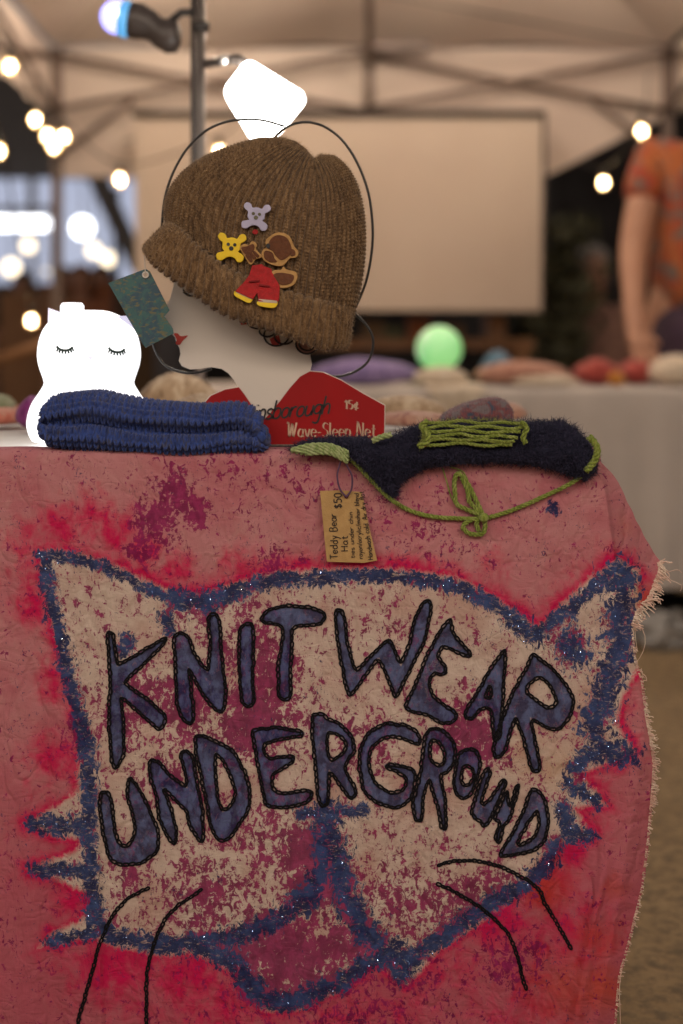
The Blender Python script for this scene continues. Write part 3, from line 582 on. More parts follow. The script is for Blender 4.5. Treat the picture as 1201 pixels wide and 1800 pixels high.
def bear_patch(cx, cy, s, m, lab, rot):
    def tr(pl):
        c, si = math.cos(rot), math.sin(rot); return [(cx+s*(x*c-y*si), cy+s*(x*si+y*c)) for x, y in pl]
    ol = [(-.38,-.62),(-.55,-.92),(-.85,-.98),(-1.0,-.75),(-.85,-.52),(-.62,-.35),(-.62,.05),(-.45,.3),(-.75,.42),(-1.0,.55),(-.95,.9),(-.65,.95),(-.35,.72),(0,.62),(.35,.74),(.55,.98),(.85,.92),(.92,.6),(.72,.42),(.45,.28),(.62,.05),(.62,-.35),(.85,-.5),(1.02,-.72),(.88,-.98),(.58,-.92),(.4,-.62),(0,-.7)]
    b = patch('bear_patch', [tr(sm(ol, 70))], m, hat, 0.004, 0.0022, 0.0008, lab)
    for x, y, r in ((-.24, -.22, .11), (.24, -.22, .11), (0, .06, .15)):
        patch('bear_feature', [tr(circ(x, y, r))], M_eye if m is not M_lav else mat('olive_ink', (0.12, 0.11, 0.05), 0.6), b, 0.0049, 0.001, 0.0002)
bear_patch(574, 412, 62, M_lav, 'lavender bear face over crossed bones shape', 0.12)
bear_patch(455, 560, 66, M_yel, 'yellow bear face over crossed bones shape', 0.08)
patch('red_dot', [circ(570, 485, 11, 10)], M_red, hat, 0.004, 0.002, 0.0006)
t = patch('teddy_patch', [sm([(640,510),(680,490),(730,505),(755,555),(775,580),(765,605),(735,610),(700,645),(650,640),(610,615),(605,580),(625,560),(622,530)], 60)], M_tan, hat, 0.0042, 0.002, 0.0007, 'brown teddy head with tan piping')
patch('head_felt', [sm([(648,518),(682,502),(720,515),(742,560),(738,590),(700,618),(672,600),(655,575),(632,560)], 50)], M_bear, t, 0.0052, 0.0015, 0.0005)
patch('ear_felt', [sm([(742,570),(758,575),(760,595),(742,598)], 24)], M_bear, t, 0.0054, 0.0015, 0.0005); patch('muzzle_felt', [sm([(618,578),(650,585),(660,612),(672,628),(640,628),(616,608)], 30)], M_bear, t, 0.0054, 0.0015, 0.0005)
patch('nose', [circ(632, 552, 9, 11)], M_eye, t, 0.006, 0.0012, 0.0003)
t = patch('teddy_patch', [sm([(498,560),(520,545),(540,552),(555,532),(575,545),(572,570),(600,602),(570,615),(548,640),(520,600)], 40)], M_tan, hat, 0.0042, 0.002, 0.0007, 'small raised teddy arm with tan piping')
for p in ([(505,562),(530,555),(560,545),(562,572),(530,595)], [(525,600),(537,594),(556,618),(548,630)], [(543,592),(553,587),(572,608),(562,615)], [(560,583),(568,578),(588,600),(578,605)]): patch('arm_felt', [sm(p, 20)], M_bear, t, 0.0052, 0.0014, 0.0004)
t = patch('teddy_patch', [sm([(645,690),(660,672),(695,668),(705,655),(720,668),(760,678),(770,700),(755,735),(715,752),(680,748),(655,720)], 50)], M_tan, hat, 0.0046, 0.002, 0.0007, 'brown teddy paw with tan piping')
patch('paw_felt', [sm([(660,690),(690,682),(740,688),(755,700),(742,728),(710,738),(685,732),(665,712)], 30)], M_bear, t, 0.0056, 0.0014, 0.0005)
t = patch('dungarees_patch', [[(556,648),(598,640),(615,652),(640,660),(662,700),(684,745),(682,812),(668,826),(590,815),(582,770),(560,806),(545,800),(482,770),(520,728),(545,690)]], M_red, hat, 0.0044, 0.0024, 0.0008, 'red dungarees with yellow shoes')
patch('shoe', [sm([(480,770),(545,798),(556,808),(540,824),(500,806),(472,788)], 30)], M_yel, t, 0.0056, 0.002, 0.0006); patch('shoe', [sm([(590,818),(668,820),(672,836),(655,848),(605,842),(582,832)], 30)], M_yel, t, 0.0056, 0.002, 0.0006)
M_cuff = mat('cream_cuff', (0.55, 0.45, 0.38), 0.8); patch('cuff', [[(484,764),(556,798),(552,808),(480,776)]], M_cuff, t, 0.006, 0.0014, 0.0003); patch('cuff', [[(588,808),(674,816),(674,826),(586,820)]], M_cuff, t, 0.006, 0.0014, 0.0003)
for a in ([(540,720),(590,716),(592,722),(541,726)], [(590,735),(640,742),(640,748),(590,742)]): patch('fold_stitch', [a], mat('dark_red_thread', (0.20, 0.006, 0.008), 0.9), t, 0.0058, 0.0012, 0.0002)
# ------------------------------------------------------------------ flat card head
YC = 1.692
M_card = mat('grey_white_card', (0.66, 0.60, 0.55), 0.55, (0.62, 0.565, 0.515), 5); M_cred = mat('red_card_print', (0.30, 0.004, 0.006), 0.5, (0.27, 0.004, 0.006), 8, spec=0.25); M_lip = mat('lip_print', (0.46, 0.035, 0.025), 0.5)
M_blk = mat('black_print', (0.018, 0.014, 0.016), 0.5); M_pink = mat('curler_pink', (0.42, 0.20, 0.16), 0.6); M_cream = mat('cream_print', (0.62, 0.42, 0.30), 0.55)
head_ol = [(304,470),(306,500),(300,525),(289,548),(286,556),(291,563),(300,570),(305,578),(303,586),(308,592),(311,602),(316,611),(318,622),(315,634),(320,643),(334,649),(352,648),(372,645),(390,648),(402,656),(412,668),(420,680),(395,684),(370,695),(352,715),(345,740),(345,ZT and 782),
           (676,782),(677,712),(640,692),(600,668),(568,654),(545,652),(548,640),(545,625),(560,560),(520,480),(420,420),(330,440)]
card = thing('display_card', 'flat card display head in profile with red bust and 15¢ lettering', 'display card', (P(480, 782, YC)[0], YC, ZT))
link('head_card', plate_mesh('head_card', [head_ol], YC, 0.003, 0.0004), M_card, card)
M_cred2 = M_cred
for pl in ([(420,681),(430,694),(446,718),(460,742),(474,728),(492,706),(510,682),(528,662),(545,653),(568,655),(600,669),(640,693),(676,713),(675,781),(346,781),(346,740),(353,716),(371,696),(396,685)],):
    link('red_bust', plate_mesh('red_bust', [pl], YC-0.0012, 0.0008, 0.0002), M_cred, card)
yf = lambda dd: (lambda a, b: np.full(np.shape(a), YC-dd))
link('lips', plate_mesh('lips', [sm([(306,587),(312,586),(318,591),(330,590),(322,598),(316,606),(309,604),(311,597)], 30)], YC-0.001, 0.0008, 0.0001), M_lip, card)
mb = MB()
for pl in ([(322,509),(330,517),(342,521),(352,516)], [(322,513),(332,520),(346,519)]): mb.tube(Pv(*spline(pl, 14).T, YC-0.0012), 0.0009, 5)
link('eyelash', mb.mesh(), M_blk, card)
for pl, m in (([(420,560),(432,562),(434,570),(424,571)], M_lip), ([(474,596),(490,588),(494,604),(480,609)], M_lip)): link('curler', plate_mesh('curler', [pl], YC-0.001, 0.0008, 0.0001), m, card)
for c, m in (((540, 604, 20, 18), M_pink),): link('curler', plate_mesh('curler', [circ(*c)], YC-0.001, 0.0008, 0.0001), m, card)
mb = MB()
for c in ((455, 566, 20, 12), (486, 590, 22, 18), (500, 592, 17, 13), (540, 604, 20, 18), (540, 604, 14, 12), (470, 582, 14, 10)):
    pl = circ(*c); mb.tube(Pv(*np.array(pl+pl[:2]).T, YC-0.0016), 0.0011, 5, False)
link('hair_curl', mb.mesh(), M_blk, card)
mb = MB(); lettering(mb, 'Gainsborough', (412, 742), 5, 32, 3.2, yf(0.0020), 0.34, None, -0.55, 0.84, seed=2); link('lettering', mb.mesh(smooth=False), M_blk, card)
mb = MB(); lettering(mb, 'Wave-Sleep Net', (505, 768), 0, 25, 0, yf(0.0020), 0.02, (3.0, 1.2), 0.0, 0.72); link('lettering', mb.mesh(smooth=False), M_cream, card)
mb = MB(); lettering(mb, '15¢', (607, 719), 0, 15, 0, yf(0.0020), 0.0, (3.2, 1.2), .3, 1.0); link('lettering', mb.mesh(smooth=False), M_cream, card)
mb = MB(); mb.box((P(480, 0, YC)[0]-0.03, YC+0.0032, ZT), (P(480, 0, YC)[0]+0.03, YC+0.0062, ZT+0.12)); mb.box((P(480, 0, YC)[0]-0.03, YC+0.0062, ZT), (P(480, 0, YC)[0]+0.03, YC+0.06, ZT+0.003)); link('easel_back', mb.mesh(smooth=False), M_card, card)
# wire that loops round the head
M_wire = mat('black_wire', (0.022, 0.02, 0.02), 0.35, (0.03, 0.028, 0.028), 50, spec=0.5)
wire = thing('wire_hoop', 'black bent wire looping round the brown beanie and card head', 'wire frame', (P(470, 650, 1.71)[0], 1.712, ZT))
for pl in ([(286,470),(284,430),(286,380),(292,340),(306,300),(330,260),(362,230),(395,215),(430,210),(465,212),(500,222)],
           [(470,260),(484,240),(500,226),(520,217),(545,215),(575,225),(605,250),(630,290),(648,340),(655,395),(654,440),(645,490),(630,530),(615,555)],
           [(612,545),(625,552),(645,572),(655,592),(655,615),(645,638),(620,655),(590,662),(565,655)],
           [(268,590),(272,612),(285,636),(305,650),(330,656),(352,654),(372,648)]):
    mb = MB(); mb.tube(Pv(*spline(pl, 50).T, 1.712), 0.0016, 8); link('wire_loop', mb.mesh(), M_wire, wire)
# ------------------------------------------------------------------ teal painted tag on the beanie brim
def teal():
    k = NT('teal_painted_card'); v = k.obj(); a = k.noise(v, 60, 5, .7, .8); b = k.noise(k.scale(v, (1, 1, 2)), 140, 3, .6, .5)
    c = k.mix(k.ramp(a, .38, .62), (0.022, 0.062, 0.105), (0.035, 0.115, 0.115)); c = k.mix(k.ramp(b, .52, .66), c, (0.13, 0.12, 0.06)); c = k.mix(k.ramp(a, .62, .72), c, (0.10, 0.03, 0.03))
    k.put(k.b.inputs['Base Color'], c); k.b.inputs['Roughness'].default_value = .55; return k.m
tt = thing('hang_tag', 'teal painted square tag hanging on a thread from the beanie brim', 'tag', P(250, 545, 1.655))
link('tag_card', plate_mesh('tag_card', [[(192,498),(256,473),(263,477),(297,545),(288,556),(303,578),(304,586),(256,611),(251,604)], circ(256, 483, 4.5)], 1.655, 0.0016, 0.0003, lambda x, y: (x-250)*0.00008), teal(), tt)
mb = MB(); pl = np.array(circ(256, 483, 5)+circ(256, 483, 5)[:2]); mb.tube(Pv(*pl.T, 1.6542), 0.0009, 6, False); link('eyelet', mb.mesh(), mat('white_eyelet', (0.7, 0.68, 0.66), 0.4), tt)
mb = MB(); mb.tube(np.concatenate([Pv(np.array([256, 255, 254.]), np.array([484, 470, 450.]), np.array([1.653, 1.654, 1.665]))]), 0.0007, 5); link('thread', mb.mesh(), mat('pale_thread', (0.6, 0.55, 0.5), 0.8), tt)
# ------------------------------------------------------------------ owl lamp
YO = 1.735; prof = [(545,0),(546,25),(550,42),(560,62),(575,77),(595,86),(620,90),(640,88),(656,83),(668,79),(676,79),(690,87),(708,99),(728,106),(748,108),(768,102),(780,92),(783,80),(783,0)]
owl = thing('owl_lamp', 'glowing white owl night lamp with closed eyes', 'lamp', (P(157, 0, YO)[0], YO, ZT))
pp = spline(prof, 70); zz = np.maximum(HC-(pp[:, 0]-HY)*YO/FP, ZT+0.001); rr = np.clip(pp[:, 1], 0, None)*YO/FP; ox = P(157, 0, YO)[0]
mb = MB(); mb.lathe(list(zip(rr, zz)), (ox, YO, 0), 48); M_owl = glow('owl_glow', (0.97, 0.98, 1.0), 1.0, (0.85, 0.85, 0.87)); link('body', mb.mesh(), M_owl, owl)
M_ear = glow('owl_ear', (0.72, 0.70, 1.0), 0.50); M_lash = mat('lash_ink', (0.02, 0.06, 0.05), 0.5)
for x0, x1, ya, yb, xt, yt in ((84, 116, 572, 552, 85, 541), (205, 238, 556, 580, 222, 555)):
    mb = MB(); b = Pv(np.array([x0, x1, (x0+x1)/2+4]), np.array([ya, yb, (ya+yb)/2+4]), np.array([YO-0.02, YO-0.02, YO+0.02])); tip = np.array(P(xt, yt, YO-0.01))
    mb.add(np.r_[b, tip[None]], None, [(0, 1, 3), (1, 2, 3), (2, 0, 3), (0, 2, 1)]); link('ear', mb.mesh(smooth=False), M_ear, owl)
mb = MB(); mb.lathe([(0, 0.010), (0.012, 0.0095), (0.0145, 0.006), (0.0145, -0.012), (0, -0.012)], P(127, 546, YO+0.01), 24); link('top_button', mb.mesh(), M_owl, owl)
def owl_y(x, y):
    x = np.asarray(x, float); y = np.asarray(y, float); Y = np.full(x.shape, YO-.05); o = np.argsort(zz)
    for _ in range(6):
        X = (x-CX)*Y/FP-ox; R = np.interp(HC-(y-HY)*Y/FP, zz[o], rr[o]); Y = YO-np.sqrt(np.clip(R*R-X*X, 0.0001, None))
    return Y
for cx in (114, 205):
    mb = MB(); a = np.linspace(0.25, PI-0.25, 16); x = cx+14*np.cos(a); y = 609+ (3 if cx > 150 else 0)+9*np.sin(a)-2+(x-cx)*(0.12 if cx > 150 else 0.02)
    f = (YO-0.052)/YO; mb.tube(Pv(x, y, owl_y(x, y)-0.0008), 0.0015, 5)
    for i in range(1, 15, 2):
        xx = np.array([x[i], cx+(x[i]-cx)*1.22]); yy = np.array([y[i], y[i]+6]); mb.tube(Pv(xx, yy, owl_y(xx, yy)-0.0008), 0.0011, 4)
    link('closed_eye', mb.mesh(), M_lash, owl)
mb = MB(); b = [(150, 624), (168, 624), (159, 634)]; q = np.array(b); v = Pv(q[:, 0], q[:, 1], owl_y(q[:, 0], q[:, 1])-0.001); mid = np.array([P(159, 627, float(owl_y(159, 627))-0.006)]); mb.add(np.r_[v, mid], None, [(0, 1, 3), (1, 2, 3), (2, 0, 3)]); link('beak', mb.mesh(smooth=False), M_ear, owl)
# ------------------------------------------------------------------ folded knit things
def loft(top, bot, Yc, depth, nu, nv, power=0.75, groove=0.0, sink=True):
    tp, bp = np.array(top, float), np.array(bot, float); x0, x1 = max(tp[0, 0], bp[0, 0]), min(tp[-1, 0], bp[-1, 0])
    s = (1-np.cos(np.linspace(0.02, PI-0.02, nu)))/2; s = 0.35*s+0.65*np.linspace(0.004, .996, nu); x = x0+(x1-x0)*s
    ts, bs = spline(tp, 300), spline(bp, 300); ty = np.interp(x, ts[:, 0], ts[:, 1]); by = np.interp(x, bs[:, 0], bs[:, 1])
    e = np.clip(np.minimum(s, 1-s)/0.035, 0, 1); e = np.sqrt(1-(1-e)**2)*0.97+0.03
    mid = (ty+by)/2; hf = (by-ty)/2*e; th = np.arange(nv)*2*PI/nv; c, si = np.cos(th), np.sin(th)
    yy = mid[:, None]-hf[:, None]*np.sign(c)*np.abs(c)**power
    d = depth*e[:, None]*np.sign(si)*np.abs(si)**power*(1-groove*np.exp(-(c/0.20)**2)*(si > 0))
    Y = Yc-d; g = Pv(np.repeat(x[:, None], nv, 1), yy, np.full(yy.shape, Yc-depth)); g[..., 1] = Y
    return g, s, th
def knit_loft(name, label, m, top, bot, Yc, depth, cols, rows, amp, fuzzm=None, fuzzn=0, nu=420, nv=110, groove=0.0, lump=0.0, fl=0.004, group=None, parent=None, cat='hat'):
    g, s, th = loft(top, bot, Yc, depth, nu, nv, 0.75, groove)
    n = grid_normals(g, False, True); c = g.mean(1, keepdims=True); n *= np.sign(((g-c)*n).sum(-1).mean())
    S = s[:, None]+0*th; TH = th[None, :]+0*S
    h = knit(S*cols+0.2*wob(TH*2, S*8, 21), TH/(2*PI)*rows+0.8*wob(S*12, TH, 22))
    g = g+n*(h*amp)[..., None]+n*(lump*wob(S*16, TH*1.5, 23))[..., None]
    g = hide_below_top(g)
    caps = [tuple([g.shape[0]*nv, (j+1) % nv, j]) for j in range(nv)]+[((g.shape[0]*nv+1), (g.shape[0]-1)*nv+j, (g.shape[0]-1)*nv+(j+1) % nv) for j in range(nv)]
    v = np.concatenate([g.reshape(-1, 3), g[0].mean(0)[None], g[-1].mean(0)[None]])
    me = quickmesh(name, v, gridq(nu, nv, False, True), caps)
    if parent is not None: return link(name, me, m, parent)
    o = link(name, me, m); tag(o, label, cat, group)
    if fuzzn: link('wool_fuzz', fuzz_mesh('fuzz', g.reshape(-1, 3), n.reshape(-1, 3), fuzzn, fl, 0.00024, seed=6), fuzzm, o, 'stuff')
    return o
M_blue = yarn('blue_melange_yarn', [(0.016, 0.03, 0.12), (0.030, 0.062, 0.25), (0.05, 0.056, 0.11)], 250, 0.4, (0.40, 0.5, 0.62)); M_bfz = mat('blue_wool_fibre', (0.03, 0.055, 0.22), 0.9, (0.05, 0.05, 0.12), 300)
knit_loft('folded_beanie', 'thick blue knitted beanie folded flat in front of the owl', M_blue,
          [(66,728),(76,712),(92,701),(112,698),(150,694),(175,696),(200,703),(250,711),(300,716),(360,719),(400,715),(425,717),(442,727),(452,745),(466,782)],
          [(66,745),(72,770),(84,783),(110,789),(150,793),(200,797),(250,800),(300,803),(350,802),(400,799),(440,797),(466,794)], 1.636, 0.046, 33, 24, 0.0066, M_bfz, 9000, 520, 150, 0.32, 0.0026)
# ------------------------------------------------------------------ dark hat with lime ties, draped over the table edge
M_navy = yarn('navy_fluffy_yarn', [(0.008, 0.010, 0.026), (0.016, 0.020, 0.050), (0.030, 0.026, 0.060)], 300, 0.3); M_lime = yarn('lime_yarn', [(0.13, 0.17, 0.025), (0.21, 0.27, 0.045), (0.29, 0.33, 0.10)], 500, 0.3)
M_mint = yarn('pale_green_yarn', [(0.20, 0.28, 0.10), (0.30, 0.36, 0.16), (0.36, 0.42, 0.22)], 400, .3)
CAT = [(508,791),(530,776),(560,770),(600,768),(645,769),(662,776),(690,766),(720,752),(745,744),(790,741),(850,738),(885,740),(930,741),(985,739),(1012,752),(1036,776),(1048,806),(1047,830),(1030,845),(1005,838),(975,826),(930,818),(870,814),(820,815),(780,819),(748,824),(722,836),(703,853),(697,872),(688,878),(664,853),(640,828),(610,803),(560,796)]
cat = thing('ear_flap_hat', 'navy fuzzy knitted hat with lime ties drooping over the table edge', 'hat', (P(790, 0, 1.6)[0], 1.62, ZT))
def inflate(ol, yb, T, R, step=3.0, lump=0.003, seed=1):
    ol = np.array(ol, float); xs = np.arange(ol[:, 0].min()-step, ol[:, 0].max()+step*2, step); ys = np.arange(ol[:, 1].min()-step, ol[:, 1].max()+step*2, step)
    X, Y = np.meshgrid(xs, ys, indexing='ij'); Q = np.stack([X.ravel(), Y.ravel()], -1); d = -sdf(Q, ol).reshape(X.shape)
    k = np.clip(d/R, 0, 1); h = T*np.sqrt(1-(1-k)**2)+lump*wob(X/14, Y/11, seed)*k
    f = yb(X, Y)-h-0.0006; b = np.minimum(yb(X, Y)+0.0002+0*h, 9); ok = d > -step*0.5
    idx = -np.ones(X.shape, int); idx[ok] = np.arange(ok.sum()); n = ok.sum()
    vf = Pv(X[ok], Y[ok], f[ok]); vb = Pv(X[ok], Y[ok], b[ok]); cell = ok[:-1, :-1] & ok[1:, :-1] & ok[:-1, 1:] & ok[1:, 1:]
    q = np.stack([idx[:-1, :-1][cell], idx[:-1, 1:][cell], idx[1:, 1:][cell], idx[1:, :-1][cell]], -1)
    return vf, vb, q, n
yb = lambda x, y: np.where(y > 806, cloth_y(x, np.maximum(y, 806))-0.001, 1.598+np.clip(806-y, 0, 80)*0.00045)
vf, vb, q, n = inflate(CAT, yb, 0.022, 34, 2.5, 0.0048, 3)
v = np.concatenate([vf, vb]); back = q[:, ::-1]+n
# stitch the rim
from collections import Counter
ed = Counter(); dirs = {}
for a in q:
    for i in range(4):
        e = (a[i], a[(i+1) % 4]); ed[tuple(sorted(e))] += 1; dirs[tuple(sorted(e))] = e
rim = [(dirs[k][1], dirs[k][0], dirs[k][0]+n, dirs[k][1]+n) for k, c in ed.items() if c == 1]
link('hat_body', quickmesh('hat_body', v, np.concatenate([q, back, np.array(rim)])), M_navy, cat)
nf = np.repeat(np.array([[0, -1.0, 0.25]]), n, 0)
M_nfz = mat('navy_wool_fibre', (0.016, 0.020, 0.052), 0.9, (0.04, 0.035, 0.08), 250)
link('wool_fuzz', fuzz_mesh('fuzz', vf, nf, 30000, 0.0105, 0.00060, 1.8, 1.0, 9), M_nfz, cat, 'stuff')
def rope(mb, pts, r, pitch=0.006, strands=3, n=6, wobble=0.0003):
    p = resample(np.asarray(pts), pitch/7); t = np.gradient(p, axis=0); t /= np.linalg.norm(t, axis=1, keepdims=True); up = np.array([0, -1.0, 0.1]); a = np.cross(t, up); a /= np.linalg.norm(a, axis=1, keepdims=True); b = np.cross(t, a)
    s = np.arange(len(p))/7.0
    for k in range(strands):
        th = 2*PI*(s/strands*1.0+k/strands); q = p+r*0.62*(np.cos(th)[:, None]*a+np.sin(th)[:, None]*b)+RNG.normal(size=p.shape)*wobble*0.4
        mb.tube(q, r*0.56, n)
def px_path(pl, yfun, n=80): s = spline(pl, n); return Pv(s[:, 0], s[:, 1], yfun(s[:, 0], s[:, 1]))
yc = lambda x, y: np.where(y > 800, cloth_y(x, np.maximum(y, 800))-0.0045, 1.590)
mb = MB(); pth = px_path([(575,790),(600,797),(622,812),(645,836),(668,860),(690,880),(722,898),(760,908),(800,911),(850,911),(900,897),(960,871),(1008,847),(1040,820)], lambda x, y: yc(x, y)-np.where((x > 985) | ((x > 590) & (x < 700)), 0.006, 0)); rope(mb, pth, 0.0023, 0.0052)
link('tie_cord', mb.mesh(), M_lime, cat)
mb = MB(); pth = px_path([(1030,828),(1044,812),(1050,795),(1047,781),(1036,768)], lambda x, y: 1.574+0*x); rope(mb, pth, 0.0036, 0.0054); link('edge_trim', mb.mesh(), M_lime, cat)
mb = MB()
for k in range(4): rope(mb, px_path([(512+8*k, 792+k*1.5), (545, 784+k*4), (580, 784+k*4), (612, 796+k*5)], lambda x, y: 1.580+0*x), 0.0030, 0.007)
rope(mb, px_path([(655,775),(672,768),(688,764)], lambda x, y: 1.577+0*x), .003); link('edge_trim', mb.mesh(), M_mint, cat)
mb = MB()
for pl in ([(850,908),(838,882),(822,850),(806,832),(799,845),(800,868),(803,886),(822,896),(848,906)], [(812,840),(822,862),(826,882),(846,903)], [(850,911),(828,914),(814,926),(826,938),(848,938),(853,922),(850,911)], [(846,905),(838,920),(842,934)]): rope(mb, px_path(pl, lambda x, y: cloth_y(x, y)-0.006), 0.0025, 0.0056)
mb.sphere(P(851, 910, float(cloth_y(851, 910))-0.009), 0.0055, 12, 8); link('bow', mb.mesh(), M_lime, cat)
mb = MB()
for pl in ([(778,822),(785,845),(792,870),(800,885)], [(790,820),(812,828),(822,842)]): mb.tube(px_path(pl, lambda x, y: cloth_y(x, y)-0.003, 16), 0.0008, 5)
link('loose_yarn', mb.mesh(), M_lime, cat)
panel = MB(); base = 1.5745
for k in range(6):
    y0 = 744+k*7.8; xa, xb = 744-k*0.5+(4 if k < 2 else 0), 925-k*5
    x = np.linspace(xa, xb, 40); y = y0+1.7*np.sin(x/(11+k%3)+k*2.3)+1.0*wob(x/9, x*0+k, 5)-3*np.exp(-((x-800)/40)**2); panel_y = base+np.clip((752-y), 0, 40)*0.0012
    o = MB(); rope(o, Pv(x, y, panel_y), 0.0018, 0.0050, 3, 5, 0.0005); link('lime_stripe', o.mesh(), M_lime, cat)
mb = MB(); rope(mb, px_path([(752,740),(742,750),(752,764),(750,776),(736,786)], lambda x, y: 1.573+0*x), 0.0034, .0075); rope(mb, px_path([(915,742),(926,752),(920,768),(924,780)], lambda x, y: 1.573+0*x), 0.0028, .0075); link('panel_edge', mb.mesh(), M_lime, cat, 'stuff')
lp = np.concatenate([px_path(p, lambda x, y: 1.573+0*x) for p in ([(750,742),(840,738),(920,742)], [(740,748),(745,770),(738,786)], [(1040,770),(1052,795),(1035,826)], [(750,770),(840,775),(900,778)])]+[px_path([(600,797),(690,880),(760,908),(850,911),(960,871),(1040,820)], yc)])
link('wool_fuzz', fuzz_mesh('fuzz', lp, np.repeat([[0, -.6, .6]], len(lp), 0), 2600, 0.006, 0.00022, 1.2, 1.2, 12), mat('lime_wool_fibre', (0.38, 0.42, 0.10), .9), cat, 'stuff')
# ------------------------------------------------------------------ kraft price tag
pt = thing('price_tag', 'kraft price tag with handwritten lines and $50 hanging on a purple loop', 'tag', P(612, 925, 1.592))
tagY = lambda x, y: 1.5905+0.00006*(np.asarray(y)-862)*-0.15+0*np.asarray(x)
tagm = plate_mesh('tag_card', [[(563,863),(600,862),(636,865),(650,930),(663,985),(640,989),(605,988),(575,987),(570,940)], circ(609, 873, 4.2, 4.0, 16)], 1.5905, 0.0007, 0.0001, lambda x, y: tagY(x, y)-1.5905)
link('tag_paper', tagm, mat('kraft_card', (0.46, 0.29, 0.115), 0.8, (0.40, 0.245, 0.095), 90, 0.2), pt)
mb = MB(); ty = lambda x, y: tagY(x, y)-0.0011
lettering(mb, 'Teddy Bear', (594, 982), 92, 13, 1.5, ty, 0, None, 0.3, 1.0, .3); lettering(mb, '$50', (601, 893), 91, 13, 1.8, ty, 0, None, .4, 1.15, .2)
lettering(mb, 'Hat', (612, 968), 92, 12, 1.4, ty, 0, None, .6, 1.2, .3); lettering(mb, 'ties under chin', (624, 981), 93, 8, 1.1, ty, 0.1, None, .4, 1.28, .3)
lettering(mb, 'rayon/acrylic/mohair blend', (638, 982), 94, 8, 1.1, ty, 0.1, None, .2, 1.0, .3); lettering(mb, 'Handwash cold. Air dry flat', (656, 983), 98, 8.5, 1.2, ty, 0.1, None, .2, .95, .3)
link('handwriting', mb.mesh(smooth=False), M_blk, pt)
mb = MB(); yl = lambda x, y: np.minimum(1.5885, yc(x, y)-0.004)
for pl in ([(609,874),(598,860),(593,838),(597,818),(602,803)], [(609,874),(618,860),(619,838),(612,822),(604,806)]): mb.tube(px_path(pl, lambda x, y: 1.5872+0*x, 30), 0.0012, 6)
link('string_loop', mb.mesh(), mat('purple_string', (0.10, 0.045, 0.10), 0.8), pt)
# ------------------------------------------------------------------ ground and the night beyond
def struct(name, me, m): return link(name, me, m, None, 'structure')
kg = NT('trodden_ground'); v = kg.obj(); a = kg.noise(v, 3.0, 6, .65); b = kg.noise(v, 40, 4, .7)
kg.put(kg.b.inputs['Base Color'], kg.mix(kg.ramp(b, .4, .65), kg.mix(kg.ramp(a, .35, .65), (0.28, 0.19, 0.095), (0.38, 0.265, 0.14)), (0.17, 0.12, 0.07))); kg.b.inputs['Roughness'].default_value = .9; kg.bump(kg.math('ADD', a, b), .6, .02)
mb = MB(); mb.add([(-80, -40, 0), (80, -40, 0), (80, 120, 0), (-80, 120, 0)], [(0, 1, 2, 3)]); struct('ground', mb.mesh(smooth=False), kg.m)
# ------------------------------------------------------------------ tent
M_canvas = mat('tent_canvas', (0.66, 0.55, 0.47), 0.85, (0.62, 0.50, 0.43), 1.5, 0.1, trans=0.2); M_frame = mat('tent_frame', (0.16, 0.11, 0.09), 0.5, (0.12, 0.085, 0.07), 10)
XL, XR, YB, YF, ZE, ZA = -1.30, 1.49, 6.5, 3.55, 2.26, 3.1
tent = thing('market_tent', 'pale canvas market tent with dark folding truss frame behind the tables', 'tent', ((XL+XR)/2, (YB+YF)/2, 0))
mb = MB(); c4 = [(XL, YF, ZE), (XR, YF, ZE), (XR, YB, ZE), (XL, YB, ZE)]; ap = ((XL+XR)/2, (YB+YF)/2, ZA); N = 14
for i in range(4):
    A, B = np.array(c4[i]), np.array(c4[(i+1) % 4]); g = np.zeros((N+1, N+1, 3))
    for j in range(N+1):
        for k in range(N+1):
            s = k/N; e = A+(B-A)*s; g[j, k] = e+(np.array(ap)-e)*(j/N); g[j, k, 2] -= 0.10*math.sin(PI*j/N)*1.0*(math.sin(PI*s)**.6)+0.012*math.sin(s*19+j)
    mb.add(g, gridq(N+1, N+1))
link('canopy', mb.mesh(), M_canvas, tent)
def curtain(x0, y0, x1, y1, z0, z1, n=90, amp=0.012, lowf=None):
    s = np.linspace(0, 1, n); zz = np.linspace(0, 1, 8); g = np.zeros((n, 8, 3)); L = np.array([x1-x0, y1-y0]); nn = np.array([-L[1], L[0]])/np.linalg.norm(L)
    for i in range(n):
        lo = z1 if lowf is None else lowf(s[i])
        for j in range(8):
            w = amp*zz[j]*(math.sin(s[i]*31)+.5*math.sin(s[i]*67+1)); g[i, j] = (x0+L[0]*s[i]+nn[0]*w, y0+L[1]*s[i]+nn[1]*w, z0+(lo-z0)*zz[j])
    return quickmesh('curtain', g, gridq(n, 8))
Zp = lambda py, Y: HC-(py-HY)*Y/FP
link('back_valance', curtain(XL, YB+0.03, XR, YB+0.03, ZE, 1.64, 90, .012, lambda s: Zp(310, YB) if s < .80 else Zp(310, YB)+(s-.80)*1.4), M_canvas, tent)
link('side_valance', curtain(XL-0.03, YF, XL-0.03, YB, ZE, 1.95), M_canvas, tent); link('side_valance', curtain(XR+0.03, YF, XR+0.03, YB, ZE, 1.95), M_canvas, tent); 
def bar(name, a, b, r=0.014): 
    mb = MB(); mb.tube([a, b], r, 6); return link(name, mb.mesh(), M_frame, tent)
for x in (XL, XR):
    for y in (YB, YF): mb = MB(); mb.box((x-.022, y-.022, 0), (x+.022, y+.022, ZE-.01)); link('leg', mb.mesh(smooth=False), M_frame, tent); mb = MB(); mb.box((x-.05, y-.05, 0), (x+.05, y+.05, .012)); link('foot_plate', mb.mesh(smooth=False), M_frame, tent)
XM = (XL+XR)/2; hi, lo = ZE-.04, ZE-.30
